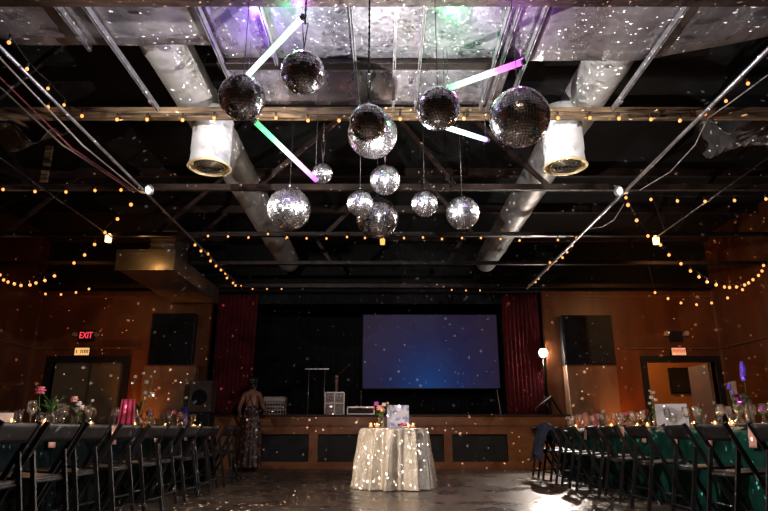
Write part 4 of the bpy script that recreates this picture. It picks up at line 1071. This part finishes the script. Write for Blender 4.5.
# ================================================================== PERSON
PX, PY = W(250, 440, 11.75).x, 11.75
per = thing('person', 'person seen from behind in a patterned long dress, standing at the left stage front', 'person', (PX, PY, 0))
per.rotation_euler = (0, 0, math.radians(-12))
def skin(name, verts, edges, radii, m, parent, root=0, sub=2):
    me = bpy.data.meshes.new(name); me.from_pydata([Vector(v) for v in verts], edges, []); me.materials.append(m)
    o = bpy.data.objects.new(name, me); col.objects.link(o); o.parent = parent
    s = o.modifiers.new('skin', 'SKIN'); s.use_smooth_shade = True
    for i, r in enumerate(radii):
        sv = me.skin_vertices[0].data[i]; sv.radius = r if isinstance(r, tuple) else (r, r); sv.use_root = (i == root)
    if sub:
        q = o.modifiers.new('sub', 'SUBSURF'); q.levels = sub; q.render_levels = sub
    return o
V = []; E = []; R = []
def add(p, r, par=None):
    V.append(p); R.append(r)
    if par is not None: E.append((par, len(V)-1))
    return len(V)-1
pel = add((0, 0, .95), (.15, .11)); wa = add((0, 0, 1.08), (.115, .09), pel); ch = add((0, .0, 1.27), (.145, .10), wa); sh = add((0, -.01, 1.40), (.11, .075), ch)
nk = add((0, .0, 1.47), .05, sh); hd0 = add((0, .01, 1.53), .055, nk); hd = add((0, .02, 1.60), (.076, .088), hd0); ht = add((0, .015, 1.68), (.062, .075), hd)
for s in (-1, 1):
    s1 = add((s*.155, -.01, 1.385), .052, sh); el_ = add((s*.245, -.02, 1.14), .038, s1)
    if s < 0: wr = add((s*.30, .13, 1.0), .027, el_); dirv = Vector((-.15, .7, -.5)).normalized()
    else: wr = add((s*.20, .19, 1.06), .027, el_); dirv = Vector((-.2, .8, -.1)).normalized()
    pw_ = Vector(V[wr]); pa = add(tuple(pw_+dirv*.05), (.030, .02), wr); side = dirv.cross(Vector((0, 0, 1))).normalized()
    for fi, (off, L) in enumerate(((-.027, .065), (-.009, .078), (.009, .072), (.027, .055))):
        b0 = Vector(V[pa]) + dirv*.035 + side*off
        a1 = add(tuple(b0), .0095, pa); a2 = add(tuple(b0+dirv*L*.5), .0088, a1); add(tuple(b0+dirv*L*.9+Vector((0, 0, -.02))), .0078, a2)
    th = add(tuple(pw_ + dirv*.02 + side*(-s)*.03), .011, pa); add(tuple(pw_+dirv*.06+side*(-s)*.05), .009, th)
    hp = add((s*.09, 0, .88), .095, pel); kn = add((s*.095, .01, .50), .058, hp); an = add((s*.095, -.01, .09), .036, kn)
    ft = add((s*.10, .07, .035), (.035, .028), an); add((s*.10, .15, .028), (.036, .022), ft)
skin('person_body', V, E, R, M_skin, per)
hair = MB().ball((0, -.012, 1.635), .098, 3, (.95, 1.0, 1.12)).ball((0, -.09, 1.60), .055, 2).ball((0, -.05, 1.55), .07, 2, (1, .6, 1.2))
hair.build('hair', M_hair, per)
MB().ball((0, .107, 1.61), .012, 1, (.8, 1, 1.4)).ball((-.028, .098, 1.628), .008, 1).ball((.028, .098, 1.628), .008, 1).ball((0, .098, 1.575), .014, 1, (1.4, .5, .5)).build('face_features', M_skin, per)
dm_ = bpy.data.materials.new('patterned_dress'); dm_.use_nodes = True; nt = dm_.node_tree; b = nt.nodes['Principled BSDF']
tc = nt.nodes.new('ShaderNodeTexCoord'); vo = nt.nodes.new('ShaderNodeTexVoronoi'); vo.inputs['Scale'].default_value = 16
nt.links.new(tc.outputs['Object'], vo.inputs['Vector']); rp = nt.nodes.new('ShaderNodeValToRGB'); nt.links.new(vo.outputs['Distance'], rp.inputs[0])
e = rp.color_ramp.elements; e[0].position = .2; e[0].color = (.30, .16, .11, 1); e[1].position = .5; e[1].color = (.035, .018, .014, 1); nt.links.new(rp.outputs[0], b.inputs['Base Color'])
def dress(u, v):
    a = 2*PI*u; prof = [(1.16, .125, .10), (1.08, .130, .105), (.98, .175, .135), (.80, .19, .15), (.5, .20, .17), (.2, .22, .19), (.06, .235, .20)]
    k = v*(len(prof)-1); i = min(int(k), len(prof)-2); f = k-i
    z, rx, ry_ = [prof[i][q]*(1-f)+prof[i+1][q]*f for q in range(3)]
    w = 1+.06*v*math.sin(11*a+1)
    return Vector((rx*w*math.cos(a), ry_*w*math.sin(a), z))
MB().grid(dress, 66, 24, wrap=True).build('dress_skirt', dm_, per, solid=.004)
MB().grid(lambda u, v: Vector(((.155-.01*v)*math.cos(PI*u)*1.0, .02+(.115-.005*v)*math.sin(PI*u), 1.36-.22*v)), 20, 8).build('dress_bodice', dm_, per, solid=.006)
MB().tube([(-.07, .06, 1.42), (-.06, -.03, 1.475), (-.02, -.095, 1.36), (.06, -.115, 1.2), (.10, -.08, 1.14)], .008, 6).tube([(.07, .06, 1.42), (.06, -.03, 1.475), (.02, -.095, 1.36), (-.06, -.115, 1.2), (-.10, -.08, 1.14)], .008, 6).build('halter_strap', M_black, per)
